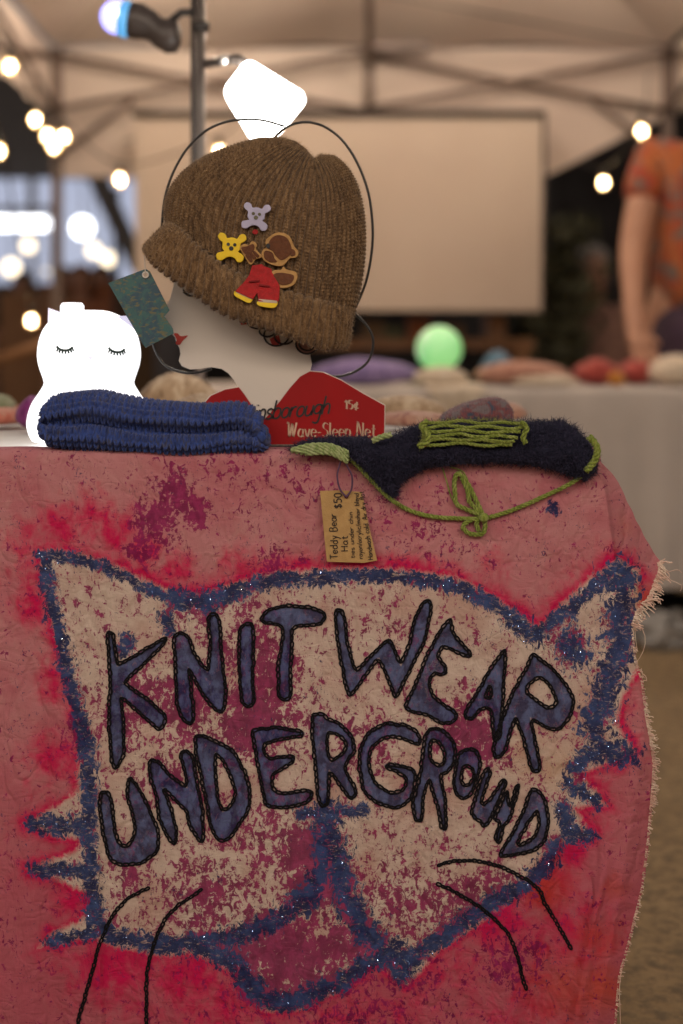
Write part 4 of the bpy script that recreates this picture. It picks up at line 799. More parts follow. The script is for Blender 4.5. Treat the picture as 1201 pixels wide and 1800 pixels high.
for k, (a, b) in enumerate(((XL, XM), (XM, XR))):
    bar('scissor_bar', (a, YB-.03, hi), (b, YB-.03, lo)); bar('scissor_bar', (a, YB-.055, lo), (b, YB-.055, hi))
    bar('side_scissor', (XL if k == 0 else XR, YB, hi), (XL if k == 0 else XR, (YB+YF)/2, lo)); bar('side_scissor', (XL if k == 0 else XR, YB-.02, lo), (XL if k == 0 else XR, (YB+YF)/2, hi))
    bar('side_scissor', (XL if k == 0 else XR, YF, hi), (XL if k == 0 else XR, (YB+YF)/2, lo)); bar('side_scissor', (XL if k == 0 else XR, YF, lo), (XL if k == 0 else XR, (YB+YF)/2, hi))
bar('truss_post', (XM+.03, YB-.07, lo-.02), (XM+.03, YB-.07, hi+.05), .024); bar('peak_bar', (XM+.03, YB-.07, hi-.1), (XM, (YB+YF)/2, ZA-.15), .016)
mb = MB(); mb.box((XM+.02, YB-.12, hi+.0), (XM+.30, YB-.05, hi+.035)); link('slider_bracket', mb.mesh(smooth=False), M_frame, tent)
bar('corner_brace', (XR, YB-.03, 1.75), (XR-.35, YB-.03, lo+.05)); bar('corner_brace', (XL, YB-.03, 1.75), (XL+.35, YB-.03, lo+.05))
# projection screen hung from the truss
M_screen = mat('screen_fabric', (0.50, 0.405, 0.33), 0.8, (0.475, 0.38, 0.31), 2); M_dk = mat('dark_bar', (0.035, 0.028, 0.025), 0.6)
YS = 6.36; scr = thing('hanging_screen', 'blank cream screen hanging from the tent truss', 'screen', (P(600, 0, YS)[0], YS, Zp(545, YS)))
g = np.zeros((30, 12, 3)); 
for i in range(30):
    for j in range(12):
        px = 238+(953-238)*i/29; py = 203+(543-203+(px-600)*0.012-3)*j/11; p = P(px, py, YS); g[i, j] = (p[0], YS+.012*math.sin(i*.5)*j/11, p[2])
m_ = quickmesh('sheet', g, gridq(30, 12)); link('sheet', m_, M_screen, scr)
mb = MB(); mb.tube([P(232, 200, YS-.01), P(958, 200, YS-.01)], .016, 8); link('top_bar', mb.mesh(), M_dk, scr)
mb = MB(); mb.tube([P(957, 200, YS-.01), P(955, 548, YS-.01)], .009, 6); link('edge_bar', mb.mesh(), M_dk, scr)
mb = MB(); mb.tube([P(238, 541, YS-.005), P(953, 546, YS-.005)], .008, 6); link('bottom_hem', mb.mesh(), M_screen, scr)
# ------------------------------------------------------------------ lamp stand, spotlight, white lantern
YP = 2.42; M_pole = mat('pole_metal', (0.30, 0.26, 0.23), 0.35, (0.24, 0.2, 0.18), 10, metal=0.7)
x0 = P(352, 0, YP)[0]; stand = thing('lamp_stand', 'slim metal pole stand behind the knitted beanie', 'stand', (x0, YP, 0))
mb = MB(); mb.tube([(x0, YP, 0), (x0, YP, 1.62)], .009, 12); link('pole', mb.mesh(), M_pole, stand)
mb = MB(); mb.tube([(x0-.012, YP-.006, .8), (x0-.012, YP-.006, 1.62)], .004, 6); link('cable', mb.mesh(), M_dk, stand)
for k in range(3): a = k*2.1+.6; mb = MB(); mb.tube([(x0, YP, .35), (x0+.32*math.cos(a), YP+.32*math.sin(a), .01)], .009, 8); link('leg', mb.mesh(), M_pole, stand)
mb = MB(); mb.tube([(x0, YP, Zp(55, YP)), (x0, YP, Zp(40, YP))], .016, 12); link('collar', mb.mesh(), M_dk, stand)
sp = thing('spotlight', 'dark spotlight with glowing blue bulb clamped to the pole', 'spotlight', P(270, 45, YP))
mb = MB(); mb.tube([P(345, 21, YP), P(318, 22, YP), P(300, 38, YP)], .007, 8); link('arm', mb.mesh(), M_dk, sp)
mb = MB(); pts = Pv(np.array([222, 232, 245, 262, 275, 285, 300, 312, 318]), np.array([34, 35, 38, 44, 52, 58, 65, 66, 66]), YP+0*np.arange(9)); mb.tube(pts, [.026, .031, .031, .026, .022, .027, .029, .026, .012], 20); link('housing', mb.mesh(), mat('dark_housing', (0.06, 0.045, 0.04), 0.45), sp)
mb = MB(); mb.tube(Pv(np.array([212, 222, 228]), np.array([32, 34, 35]), YP+0*np.arange(3)), [.029, .032, .03], 20); link('collar_ring', mb.mesh(), glow('cyan_ring', (0.10, 0.42, 0.85), .55, (.1, .3, .5)), sp)
mb = MB(); mb.sphere(P(206, 30, YP), .029, 24, 16); link('bulb', mb.mesh(), glow('blue_bulb', (0.28, 0.30, 1.0), 1.6), sp)
mb = MB(); mb.sphere(P(199, 22, YP-.024), .010, 16, 10); link('bulb_core', mb.mesh(), glow('blue_core', (0.85, 0.88, 1.0), 3.0), sp)
YLn = 2.20; ln = thing('lantern_lamp', 'bright white square lantern lamp tilted above the knitted beanie', 'lamp', P(465, 180, YLn))
ol = np.array([(437,107),(541,171),(474,252),(444,248),(393,164)], float); big = []
for i in range(5):
    a, b, c = ol[i-1], ol[i], ol[(i+1) % 5]; u = (a-b)/np.linalg.norm(a-b); w = (c-b)/np.linalg.norm(c-b); r = 16 if i < 2 or i == 4 else 7
    for s in np.linspace(0, 1, 7): big.append(tuple((1-s)**2*(b+u*r)+2*s*(1-s)*b+s*s*(b+w*r)))
cen = np.mean(big, 0); rings = []
for d, k in ((-.058, .05), (-.057, .55), (-.052, .80), (-.042, .93), (-.02, 1), (.02, 1), (.042, .93), (.052, .80), (.057, .55), (.058, .05)):
    q = cen+(np.array(big)-cen)*k; r3 = Pv(q[:, 0], q[:, 1], YLn+0*q[:, 0]); r3[:, 1] += d; rings.append(r3)
mb = MB(); mb.add(np.array(rings), gridq(len(rings), len(big), False, True)); link('shade', mb.mesh(), glow('lantern_glow', (1.0, 0.97, 0.92), 11.0), ln)
mb = MB(); mb.tube([P(440, 118, YLn), P(418, 104, YLn), P(400, 106, YLn+.06), P(362, 112, YP)], .008, 8); link('arm', mb.mesh(), M_pole, ln)
mb = MB(); mb.sphere(P(393, 105, YLn), .0075, 12, 8); link('knob', mb.mesh(), mat('bright_knob', (.85, .8, .75), .2, metal=.6), ln)
# ------------------------------------------------------------------ festoon strings
gk = NT('amber_bulb_glass'); gk.put(gk.b.inputs['Base Color'], (1, .8, .5)); gk.put(gk.b.inputs['Emission Color'], (1, .55, .2)); gk.b.inputs['Emission Strength'].default_value = 1.1; gk.b.inputs['Roughness'].default_value = .1
gt = gk.n('ShaderNodeBsdfTransparent'); gx = gk.n('ShaderNodeMixShader'); gx.inputs[0].default_value = .45; gk.t.links.new(gt.outputs[0], gx.inputs[1]); gk.t.links.new(gk.b.outputs[0], gx.inputs[2]); gk.t.links.new(gx.outputs[0], gk.out.inputs[0]); M_glass = gk.m
mb = MB(); mb.sphere((0, 0, -.030), .011, 12, 8, (1, 1, 1.5)); FIL = mb.mesh('filament'); FIL.materials.append(glow('filament_glow', (1.0, .74, .42), 95.0))
M_fill_bulb = glow('fill_bulb', (1.0, 0.83, 0.66), FILL_BULB_L); M_sock = mat('bulb_socket', (0.03, 0.025, 0.02), 0.5)  # bulb glow here serves only the added unseen strands
mb = MB(); mb.lathe([(0, 0), (.007, .001), (.016, .008), (.022, .02), (.0235, .032), (.020, .045), (.013, .056), (.010, .062)], (0, 0, -.062), 14); BULB = mb.mesh('bulb')
MED = BULB.copy(); mb = MB(); mb.lathe([(.0105, -.004), (.0125, 0), (.0125, .03), (.006, .034), (0, .034)], (0, 0, 0), 10); SOCK = mb.mesh('socket')
BULBD = BULB.copy(); BULBD.materials.append(glow('faint_bulb', (1, .72, .42), 1.3)); MED.materials.append(M_glass); BULB.materials.append(M_fill_bulb); SOCK.materials.append(M_sock)
def festoon(label, pts, bulbs, group=None, dim=False, shown=True):
    """pts: cord supports; bulbs: positions of the bulbs (their centres)"""
    t = thing('string_lights', label, 'string lights', pts[0], group); c = []
    bp = np.array(bulbs, float); top = bp+np.array([0, 0, .075]); q = spline(np.r_[[pts[0]], top, [pts[-1]]], 12*(len(bp)+2)) if len(bp) > 1 else spline(np.r_[[pts[0]], top, [pts[-1]]], 30)
    mb = MB(); mb.tube(q, .004, 5); link('cord', mb.mesh(), M_sock, t)
    for b in bp:
        s = bpy.data.objects.new('socket', SOCK); COL.objects.link(s); s.parent = t; s.location = b+np.array([0, 0, .036])-ORI[t.name]
        u = bpy.data.objects.new('bulb', BULBD if dim else MED if shown else BULB); u.scale = (.8, .8, .8) if shown else (1, 1, 1); COL.objects.link(u); u.parent = t; u.location = b+np.array([0, 0, .034])-ORI[t.name]
        if shown and not dim: w_ = bpy.data.objects.new('filament', FIL); COL.objects.link(w_); w_.parent = u
    return t
festoon('warm string lights falling down the tent corner beside the lit shop', [P(-40, 20, 5.0), P(105, 300, 6.4)], [P(18, 122, 4.9), P(62, 215, 5.3), P(84, 243, 5.5), P(95, 262, 5.6), P(112, 245, 5.7)])
festoon('warm string lights strung along beside the blank screen edge', [P(100, 200, 6.2), P(420, 200, 5.6)], [P(211, 320, 5.9), P(386, 272, 5.5)])
festoon('warm string lights hanging near the person in orange', [P(1140, 130, 6.0), P(960, 250, 6.9)], [P(1128, 235, 5.6), P(1061, 325, 6.3)])
festoon('low warm string lights behind the owl lamp', [P(-60, 180, 4.8), P(80, 480, 6.8)], [P(-2, 271, 5.0), P(55, 568, 6.0)])
festoon('faint row of small warm bulbs far behind the pole', [P(215, 250, 6.45), P(420, 256, 6.45)], [P(x, 266+3*math.sin(x), 6.42) for x in (258, 288, 318, 348)], dim=True)
festoon('added unseen string of warm bulbs under the tent roof, brightening the canopy', [(XL, YF, 2.2), (XR, YB-.2, 2.2)], [(XL+.1+(XR-XL-.2)*k/9, YF+.25+.5*math.sin(k*1.3)**2+ (0.9 if k % 2 else 0), 2.32+.1*math.sin(k)) for k in range(0, 10)][::2]+[(-.4, 5.6, 2.5), (.35, 5.55, 2.5), (1.1, 5.6, 2.42), (-.75, 5.75, 2.45)], shown=False)  # out-of-view bulbs added to brighten canopy and screen
festoon('added unseen string of warm bulbs over the aisle, lighting the painted banner', [(-3.2, -.7, 2.5), (3.2, -.5, 2.5)], [(-2.9+5.8*k/14, -.6+.1*math.sin(k), 2.35-.12*math.sin(k*PI/2.2)**2) for k in range(15)], shown=False)  # unseen strand added behind the camera to light the banner
festoon('second added unseen string of warm bulbs over the aisle, farther from the banner', [(-3.2, -2.8, 2.75), (3.2, -2.6, 2.75)], [(-2.9+5.8*k/14, -1.9+.1*math.sin(k+2), 2.40-.12*math.sin(k*PI/2.2)**2) for k in range(15)], shown=False)  # another unseen strand added for more front light
# ------------------------------------------------------------------ far tables
M_cloth = mat('grey_table_cloth', (0.56, 0.50, 0.46), 0.85, (0.51, 0.455, 0.42), 4, 0.2); M_under = mat('dark_table_underside', (0.05, 0.045, 0.04), 0.7)
def far_table(label, xa, xb, ya, yb_, lo, zt=None):
    zt = zt or ZT; t = thing('market_table', label, 'table', ((xa+xb)/2, (ya+yb_)/2, 0))
    mb = MB(); mb.box((xa+.01, ya+.01, zt-.03), (xb-.01, yb_-.01, zt-.006)); link('tabletop', mb.mesh(smooth=False), M_under, t)
    for x in (xa+.08, xb-.08):
        for y in (ya+.08, yb_-.06): mb = MB(); mb.tube([(x, y, 0), (x, y, zt-.03)], .014, 8); link('leg', mb.mesh(), M_grey_metal, t)
    n = 80; s = np.linspace(0, 1, n); rows = [(yb_, zt, 0), (ya+.02, zt, 0), (ya+.004, zt-.006, 0), (ya, zt-.022, .1)]+[(ya, zt-.022-(zt-.022-lo)*k/8, k/8) for k in range(1, 9)]
    g = np.array([[(xa+(xb-xa)*q, y-a*.016*(math.sin(q*24)+.6*math.sin(q*55+2)), z) for q in s] for y, z, a in rows]); link('cloth', quickmesh('cloth', g, gridq(len(rows), n)), M_cloth, t)
    for q, xx in ((0, xa), (1, xb)):
        gg = np.array([[(xx, ya+(yb_-ya)*k/10, zt-(zt-lo)*j/4) for k in range(11)] for j in range(5)]); link('side_cloth', quickmesh('side_cloth', gg, gridq(5, 11)), M_cloth, t)
    return t
YT = 4.25
far_table('grey clothed table heaped with knitwear beside the person in orange', P(832, 0, YT)[0], P(1420, 0, YT)[0], YT, 4.72, .16); far_table('grey clothed table carrying the purple scarf and glowing globe', P(330, 0, YT)[0], P(788, 0, YT)[0], YT, 4.9, .12)
def heap(name, label, cat, m, px0, px1, ptop, Y, depth=.10, base=None, rot=0, seed=0, group=None, zb=None):
    """soft folded knit: a lumpy low mound with a rolled edge, sitting on a table"""
    zb = ZT+.0015 if zb is None else zb
    xa, xb = P(px0, 0, Y)[0], P(px1, 0, Y)[0]; H = Zp(ptop, Y)-zb; nu, nv = 40, 28; g = np.zeros((nu, nv, 3)); cx = (xa+xb)/2
    for i in range(nu):
        u = i/(nu-1); e = max(math.sin(PI*(.03+.94*u)), .02)**.45
        for j in range(nv):
            a = 2*PI*j/nv; c, s = math.cos(a), math.sin(a); k = 1+.16*float(wob(np.array(u*6.), np.array(a*1.2), seed))+.03*math.sin(u*60)
            z = zb+max(0, H*.5*(1+np.sign(s)*abs(s)**.75*e*k)) if s > -.2 else zb+H*.5*(1-e*.98*abs(s)**.5)
            z = zb+max(.0, (z-zb)*(.72+.28*e)); g[i, j] = (xa+(xb-xa)*u, Y+depth*c*e*(1+.1*float(wob(np.array(u*4.), np.array(a), seed+1))), max(zb, z))
    cap = [(nu*nv, (j+1) % nv, j) for j in range(nv)]+[(nu*nv+1, (nu-1)*nv+j, (nu-1)*nv+(j+1) % nv) for j in range(nv)]
    v = np.concatenate([g.reshape(-1, 3), g[0].mean(0)[None], g[-1].mean(0)[None]]); o = link(name, quickmesh(name, v, gridq(nu, nv, False, True), cap), m); return tag(o, label, cat, group)
yr = lambda n, a, b, c: yarn(n, [a, b, c], 60, .3, (.38, .5, .62))
m_purple = yr('purple_wool', (0.14, 0.10, 0.24), (0.24, 0.18, 0.38), (0.33, 0.26, 0.46)); m_redw = yr('red_wool', (0.22, 0.03, 0.03), (0.36, 0.06, 0.05), (0.42, 0.14, 0.10)); m_beige = yr('beige_wool', (0.22, 0.14, 0.08), (0.42, 0.29, 0.18), (0.55, 0.42, 0.29)); m_rose = yr('rose_wool', (0.26, 0.10, 0.08), (0.42, 0.22, 0.16), (0.5, 0.32, 0.24))
m_cream = yr('cream_wool', (0.52, 0.42, 0.32), (0.66, 0.56, 0.44), (0.7, 0.62, 0.52)); m_plum = yr('plum_wool', (0.12, 0.015, 0.09), (0.20, 0.03, 0.15), (0.25, .08, .2)); m_teal = yr('blue_wool', (0.06, 0.12, 0.2), (0.1, 0.2, 0.3), (0.2, .28, .35)); m_or = yr('orange_wool', (0.42, 0.14, 0.02), (0.5, 0.2, 0.03), (0.55, .3, .1)); m_oliv = yr('olive_wool', (0.14, 0.15, 0.08), (0.22, 0.23, 0.13), (0.3, .3, .2)); m_coral = yr('coral_wool', (0.40, 0.10, 0.07), (0.5, 0.16, 0.11), (0.5, .25, .18))
yA = 4.42
heap('folded_scarf', 'purple knitted scarf folded beside the green globe', 'scarf', m_purple, 545, 735, 630, yA, .10, seed=1)
heap('folded_knit', 'pinkish tan knit folded in the middle of the far table', 'knitwear', m_rose, 836, 1000, 634, yA, .12, seed=2)
heap('folded_knit', 'small slate blue knit lying behind the pinkish tan one', 'knitwear', m_teal, 845, 905, 618, 4.6, .06, seed=3)
heap('folded_knit', 'dark red knit lying near the hand of the person in orange', 'knitwear', m_redw, 1008, 1090, 630, yA, .10, seed=4)
heap('folded_knit', 'second red knit against the cream hat', 'knitwear', m_redw, 1085, 1150, 632, 4.5, .10, seed=5)
heap('knitted_hat', 'cream knitted hat on the end of the far table', 'hat', m_cream, 1142, 1230, 624, 4.40, .11, seed=6)
heap('knit_flower', 'orange knitted flower among the red knits', 'knitwear', m_or, 1068, 1098, 652, 4.33, .03, seed=7)
heap('folded_knit', 'white folded knit at the table edge under the tan one', 'knitwear', m_cream, 900, 1015, 658, 4.33, .05, seed=8)
heap('folded_knit', 'cream knit lying before the green globe', 'knitwear', m_cream, 728, 822, 643, 4.33, .05, seed=9)
# pale scarf draped down between the two far tables, globe lamp standing on it
s = np.linspace(0, 1, 24); sc = []
for q in np.linspace(-1, 1, 14):
    w = .085*(1-.45*np.clip((s-.45)/.2, 0, 1)); Y = np.where(s < .45, 4.62-(s/.45)*.39, 4.222-.01*np.sin(s*6)); Z = np.where(s < .45, ZT+.008+.006*np.sin(s*30+q*3), ZT+.006-(s-.45)*.36)
    x = P(800, 0, YT)[0]-.055*(1-np.clip(s/.5, 0, 1))+q*w+.01*np.sin(q*5+s*4); sc.append(np.stack([x, Y-.012*np.cos(q*7)*np.clip((s-.4)*4, 0, 1), Z], -1))
tag(link('draped_scarf', quickmesh('draped_scarf', np.array(sc), gridq(14, 24)), m_cream), 'pale cream scarf hanging down between the two far tables', 'scarf')
YG = 4.45; gl = thing('globe_lamp', 'glowing green globe lamp on the far table', 'lamp', (P(772, 0, YG)[0], YG, ZT+.012))
kk = NT('green_globe'); v = kk.obj(); cg = kk.mix(kk.ramp(kk.noise(v, 14, 2), .5, .68), (0.10, 0.80, 0.18), (0.6, 0.92, 0.5)); kk.put(kk.b.inputs['Base Color'], (.6, .8, .6)); kk.put(kk.b.inputs['Emission Color'], cg); kk.b.inputs['Emission Strength'].default_value = .36
mb = MB(); mb.sphere((P(772, 0, YG)[0], YG, Zp(613, YG)), 40*YG/FP, 32, 20); link('globe', mb.mesh(), kk.m, gl)
mb = MB(); mb.lathe([(0, 0), (.045, 0), (.045, .012), (.03, .016), (.03, .03), (0, .03)], (P(772, 0, YG)[0], YG, ZT+.012), 20); link('base', mb.mesh(), M_cream, gl)
# knits on the rear of the near table
heap('folded_knit', 'beige knit lying behind the card head chin', 'knitwear', m_beige, 246, 384, 656, 2.24, .05, seed=11); heap('folded_knit', 'brown beige hat stacked low behind the owl', 'knitwear', m_beige, 300, 400, 690, 2.05, .05, seed=12)
heap('folded_knit', 'tan knit behind the red bust of the card head', 'knitwear', m_beige, 640, 780, 694, 2.22, .06, seed=13); heap('folded_knit', 'rose knit in front of the tan knit beside the red bust', 'knitwear', m_rose, 650, 800, 722, 2.04, .05, seed=14)
heap('folded_knit', 'faded pink knit behind the mottled mitten', 'knitwear', m_rose, 850, 925, 706, 2.2, .04, seed=15)
heap('folded_knit', 'coral red knit at the table end beside the owl', 'knitwear', m_coral, -60, 62, 716, 2.1, .06, seed=16); heap('folded_knit', 'plum purple knit tucked against the owl', 'knitwear', m_plum, 30, 84, 697, 1.99, .03, seed=17); heap('folded_knit', 'olive green knit behind the coral red knit', 'knitwear', m_oliv, -70, 26, 688, 2.26, .05, seed=18); heap('folded_knit', 'second coral knit behind the owl', 'knitwear', m_coral, 20, 110, 706, 2.27, .04, seed=19)
M_mitt = yarn('variegated_yarn', [(0.045, 0.065, 0.10), (0.17, 0.055, 0.06), (0.16, 0.13, 0.14)], 55, .4, (.42, .5, .6), (1, 1, 1))
knit_loft('mottled_mitten', 'mottled maroon and blue knitted mitten behind the lime striped hat', M_mitt, [(780,738),(800,722),(830,711),(865,703),(888,705),(902,722)], [(780,744),(800,748),(830,752),(865,754),(888,752),(902,742)], 1.80, .035, 26, 18, .003, mat('mottled_fibre', (.12, .09, .12), .9), 1500, 160, 60, 0, .002)
# ------------------------------------------------------------------ people
M_skin = mat('skin', (0.42, 0.22, 0.14), 0.55, (0.38, 0.19, 0.12), 12)
def hand_chain(V, E, R, wi, w, d, side):
    d = np.array(d, float)/np.linalg.norm(d); side = np.array(side, float); palm = w+d*.055; V.append(palm); R.append((.036, .018)); pi = len(V)-1; E.append((wi, pi))
    for k, (o, L) in enumerate(((-.030, .066), (-.010, .078), (.010, .074), (.028, .058))):
        b = palm+d*.035+side*o; V.append(b); R.append(.0105); E.append((pi, len(V)-1)); V.append(b+d*L*.55+np.array([0, -.008, 0])); R.append(.0088); E.append((len(V)-2, len(V)-1)); V.append(b+d*L+np.array([0, -.02, -.004])); R.append(.0075); E.append((len(V)-2, len(V)-1))
    t = w+d*.03-side*.035; V.append(t); R.append(.012); E.append((wi, len(V)-1)); V.append(t+d*.04-side*.02); R.append(.0095); E.append((len(V)-2, len(V)-1))
def person(label, base, s, armL, armR, cols, hairc, seated=False, group=None, lean=0.0, long_skirt=False, grey=False):
    """standing or seated adult facing the camera; arms are (elbow, wrist, finger direction) in body metres; x to the picture's right"""
    t = thing('person', label, 'person', base, group); B = np.array(base, float)
    dz = -.43 if seated else 0; H = lambda x, y, z: np.array([x+lean*max(0, z-.9), y, z+dz])
    V, E, R = [], [], []
    def ad(p, r, par=None):
        V.append(np.array(p, float)); R.append(r)
        if par is not None: E.append((par, len(V)-1))
        return len(V)-1
    pel = ad(H(0, 0, .95), (.155, .11)); wa = ad(H(0, .0, 1.12), (.125, .095), pel); ch = ad(H(0, .01, 1.32), (.15, .11), wa); nb = ad(H(0, .015, 1.44), (.085, .07), ch); nk = ad(H(0, .0, 1.50), .052, nb); jw = ad(H(0, -.025, 1.57), (.062, .075), nk); cr = ad(H(0, -.01, 1.66), (.076, .095), jw); ad(H(0, 0, 1.73), (.055, .07), cr)
    for sx, arm in ((-1, armL), (1, armR)):
        sh = ad(H(sx*.185, .01, 1.42), .066, ch); el, wr, fd = arm; e = ad(H(*el), .050, sh); w = ad(H(*wr), .031, e); hand_chain(V, E, R, w, V[w], fd, (sx*1.0, 0, 0) if abs(fd[0]) < .7 else (0, 0, 1))
    for sx in (-1, 1):
        hp = ad(H(sx*.09, 0, .88), .088, pel)
        if seated: kn = ad(H(sx*.11, -.42, .90), .06, hp); an = ad(H(sx*.11, -.40, .51), .04, kn); ad(H(sx*.12, -.52, .46), .035, an)
        else: kn = ad(H(sx*.10, -.01, .50), .058, hp); an = ad(H(sx*.10, .01, .09), .038, kn); ad(H(sx*.12, -.14, .035), .034, an)
    V = [B+v*s for v in V]; R = [tuple(np.array(r)*s) if isinstance(r, tuple) else r*s for r in R]
    link('body', skin_mesh('body', V, E, R), M_skin, t)
    HB = lambda *a: B+H(*a)*s
    def cl(name, pts, edg, rad, m): return link(name, skin_mesh(name, [HB(*p) for p in pts], edg, [tuple(np.array(r)*s) if isinstance(r, tuple) else r*s for r in rad]), m, t)
    L, Rr = np.array(armL[0]), np.array(armR[0]); sl = lambda e, sx: tuple(np.array([sx*.185, .01, 1.42])*.45+e*.55)
    cl('shirt', [(0, 0, .86), (0, .0, 1.12), (0, .01, 1.32), (0, .012, 1.43), (-.19, .01, 1.425), sl(L, -1), (.19, .01, 1.425), sl(Rr, 1)], [(0, 1), (1, 2), (2, 3), (2, 4), (4, 5), (2, 6), (6, 7)], [(.215, .16), (.20, .15), (.19, .14), (.095, .08), .082, .075, .082, .075], cols[0])
    if long_skirt: cl('skirt', [(0, 0, 1.0), (0, 0, .7), (0, 0, .4), (0, 0, .18)], [(0, 1), (1, 2), (2, 3)], [(.245, .18), (.225, .18), (.23, .19), (.25, .2)], cols[1])
    elif seated: cl('trousers', [(0, 0, .92), (-.09, -.02, .88), (-.11, -.42, .9), (-.11, -.40, .56), (.09, -.02, .88), (.11, -.42, .9), (.11, -.40, .56)], [(0, 1), (1, 2), (2, 3), (0, 4), (4, 5), (5, 6)], [(.165, .12), .1, .074, .062, .1, .074, .062], cols[1])
    else: cl('trousers', [(0, 0, .96), (-.09, 0, .86), (-.10, -.01, .5), (-.10, .01, .12), (.09, 0, .86), (.10, -.01, .5), (.10, .01, .12)], [(0, 1), (1, 2), (2, 3), (0, 4), (4, 5), (5, 6)], [(.166, .12), .1, .072, .062, .1, .072, .062], cols[1])
    mb = MB(); c = HB(0, .012, 1.675); g = []
    for j in range(13):
        a = PI*.62*j/12
        for i in range(24):
            b = 2*PI*i/24; k = 1-.55*max(0, -math.sin(b))*max(0, (j-5)/7.); g.append((math.sin(a)*math.cos(b)*.096*k, math.sin(a)*math.sin(b)*.116*k+.008, math.cos(a)*.10-(.10 if (math.sin(b) > -.2 and j > 9) else 0)*(j-9)/3))
    mb.add(np.array(g)*s+c, gridq(13, 24, False, True)); link('hair', mb.mesh(), hairc, t)
    for sx in (-1, 1): mb = MB(); mb.sphere(HB(sx*.03, -.098, 1.655), .010*s, 10, 8); link('eye', mb.mesh(), M_eye, t); mb = MB(); mb.sphere(HB(sx*.080, .0, 1.64), .022*s, 10, 8, (.45, .7, 1.2)); link('ear', mb.mesh(), M_skin, t)
    mb = MB(); mb.sphere(HB(0, -.108, 1.625), .014*s, 10, 8, (.8, 1, 1.5)); link('nose', mb.mesh(), M_skin, t); mb = MB(); mb.sphere(HB(0, -.098, 1.575), .020*s, 10, 6, (1.2, .5, .4)); link('mouth', mb.mesh(), M_lip, t)
    if not seated:
        for sx in (-1, 1): mb = MB(); mb.sphere(HB(sx*.115, -.07, .045), .05*s, 14, 8, (.9, 2.3, .85)); link('shoe', mb.mesh(), M_dk, t)
    return t
kf = NT('orange_floral'); v = kf.obj(); a = kf.noise(v, 9, 4, .6, .8); b = kf.voro(v, 16)['Distance']
c = kf.mix(kf.ramp(a, .42, .52), (0.26, 0.048, 0.018), (0.33, 0.095, 0.028)); c = kf.mix(kf.ramp(kf.noise(kf.scale(v, (1, 1, .8)), 15, 3, .6, 1.2), .50, .58), c, (0.12, 0.10, 0.09)); c = kf.mix(kf.ramp(b, .34, .2), c, (.30, .03, .015)); kf.put(kf.b.inputs['Base Color'], c); kf.b.inputs['Roughness'].default_value = .9
M_purple_skirt = mat('dark_purple_cloth', (0.045, 0.022, 0.045), .9); M_auburn = mat('auburn_hair', (0.16, 0.06, 0.02), .6); M_greyh = mat('grey_hair', (0.34, 0.30, 0.27), .7); M_dhair = mat('dark_hair', (0.025, 0.015, 0.01), .6)
# the person behind the far table, one straight arm resting on the knits
bx_ = P(1218, 0, 4.92)[0]; s_ = 1.085
person('person in orange floral shirt and dark purple skirt, one arm straight down on the table', (bx_, 4.95, 0), s_, ((-.225, -.06, 1.12), (-.235, -.27, .865), (.1, -.55, -.55)), ((.25, -.03, 1.14), (.24, -.22, .92), (0, -.4, -.8)), (kf.m, M_purple_skirt), M_auburn, long_skirt=True, lean=.13)
M_pinkc = mat('dusty_pink_cloth', (0.30, 0.16, 0.12), .9); M_brownc = mat('dark_brown_cloth', (0.07, 0.035, 0.02), .9); M_blackc = mat('black_cloth', (0.02, 0.016, 0.015), .9); M_rustc = mat('rust_cloth', (0.34, 0.12, 0.05), .9)
def at(px, py, Y): return P(px, py, Y)
def seat_base(px, Y): return (P(px, 0, Y)[0], Y, 0)
person('seated person with grey hair and dusty pink clothes behind the far table', (P(1043, 0, 7.7)[0], 7.7, .02), 1.06, ((-.24, -.08, 1.14), (-.12, -.30, 1.04), (.6, -.5, -.2)), ((.24, -.08, 1.14), (.12, -.30, 1.04), (-.6, -.5, -.2)), (M_pinkc, M_blackc), M_greyh, seated=True)
def chair(px, Y, label):
    x = P(px, 0, Y)[0]; t = thing('folding_chair', label, 'chair', (x, Y, 0))
    mb = MB(); mb.box((x-.21, Y-.22, .43), (x+.21, Y+.2, .455)); link('seat', mb.mesh(smooth=False), M_blackc, t); mb = MB(); mb.box((x-.21, Y+.22, .62), (x+.21, Y+.245, .88)); link('backrest', mb.mesh(smooth=False), M_blackc, t)
    for sx in (-1, 1): 
        mb = MB(); mb.tube([(x+sx*.2, Y-.2, 0), (x+sx*.2, Y+.18, .44)], .011, 8); link('leg', mb.mesh(), M_grey_metal, t); mb = MB(); mb.tube([(x+sx*.2, Y+.2, 0), (x+sx*.2, Y+.23, .88)], .011, 8); link('leg', mb.mesh(), M_grey_metal, t)
chair(1043, 7.72, 'dark folding chair under the seated grey haired person')
ha = ((-.25, .0, 1.14), (-.24, -.06, .9), (0, -.1, -1)); hb_ = ((.25, .0, 1.14), (.24, -.06, .9), (0, -.1, -1))
person('passer-by in rust top standing before the lit shop', (P(142, 0, 9.0)[0], 9.0, 0), .80, ha, hb_, (M_rustc, M_blackc), M_auburn)
person('passer-by in dark brown seen just past the rust top', (P(178, 0, 9.6)[0], 9.6, 0), .82, ha, hb_, (M_brownc, M_blackc), M_dhair)
person('passer-by in black beside the tent corner', (P(112, 0, 10.4)[0], 10.4, 0), .84, ha, hb_, (M_brownc, M_blackc), M_dhair)
person('passer-by in dark clothes at the shop entrance', (P(40, 0, 9.8)[0], 9.8, 0), .80, ha, hb_, (M_blackc, M_brownc), M_dhair)
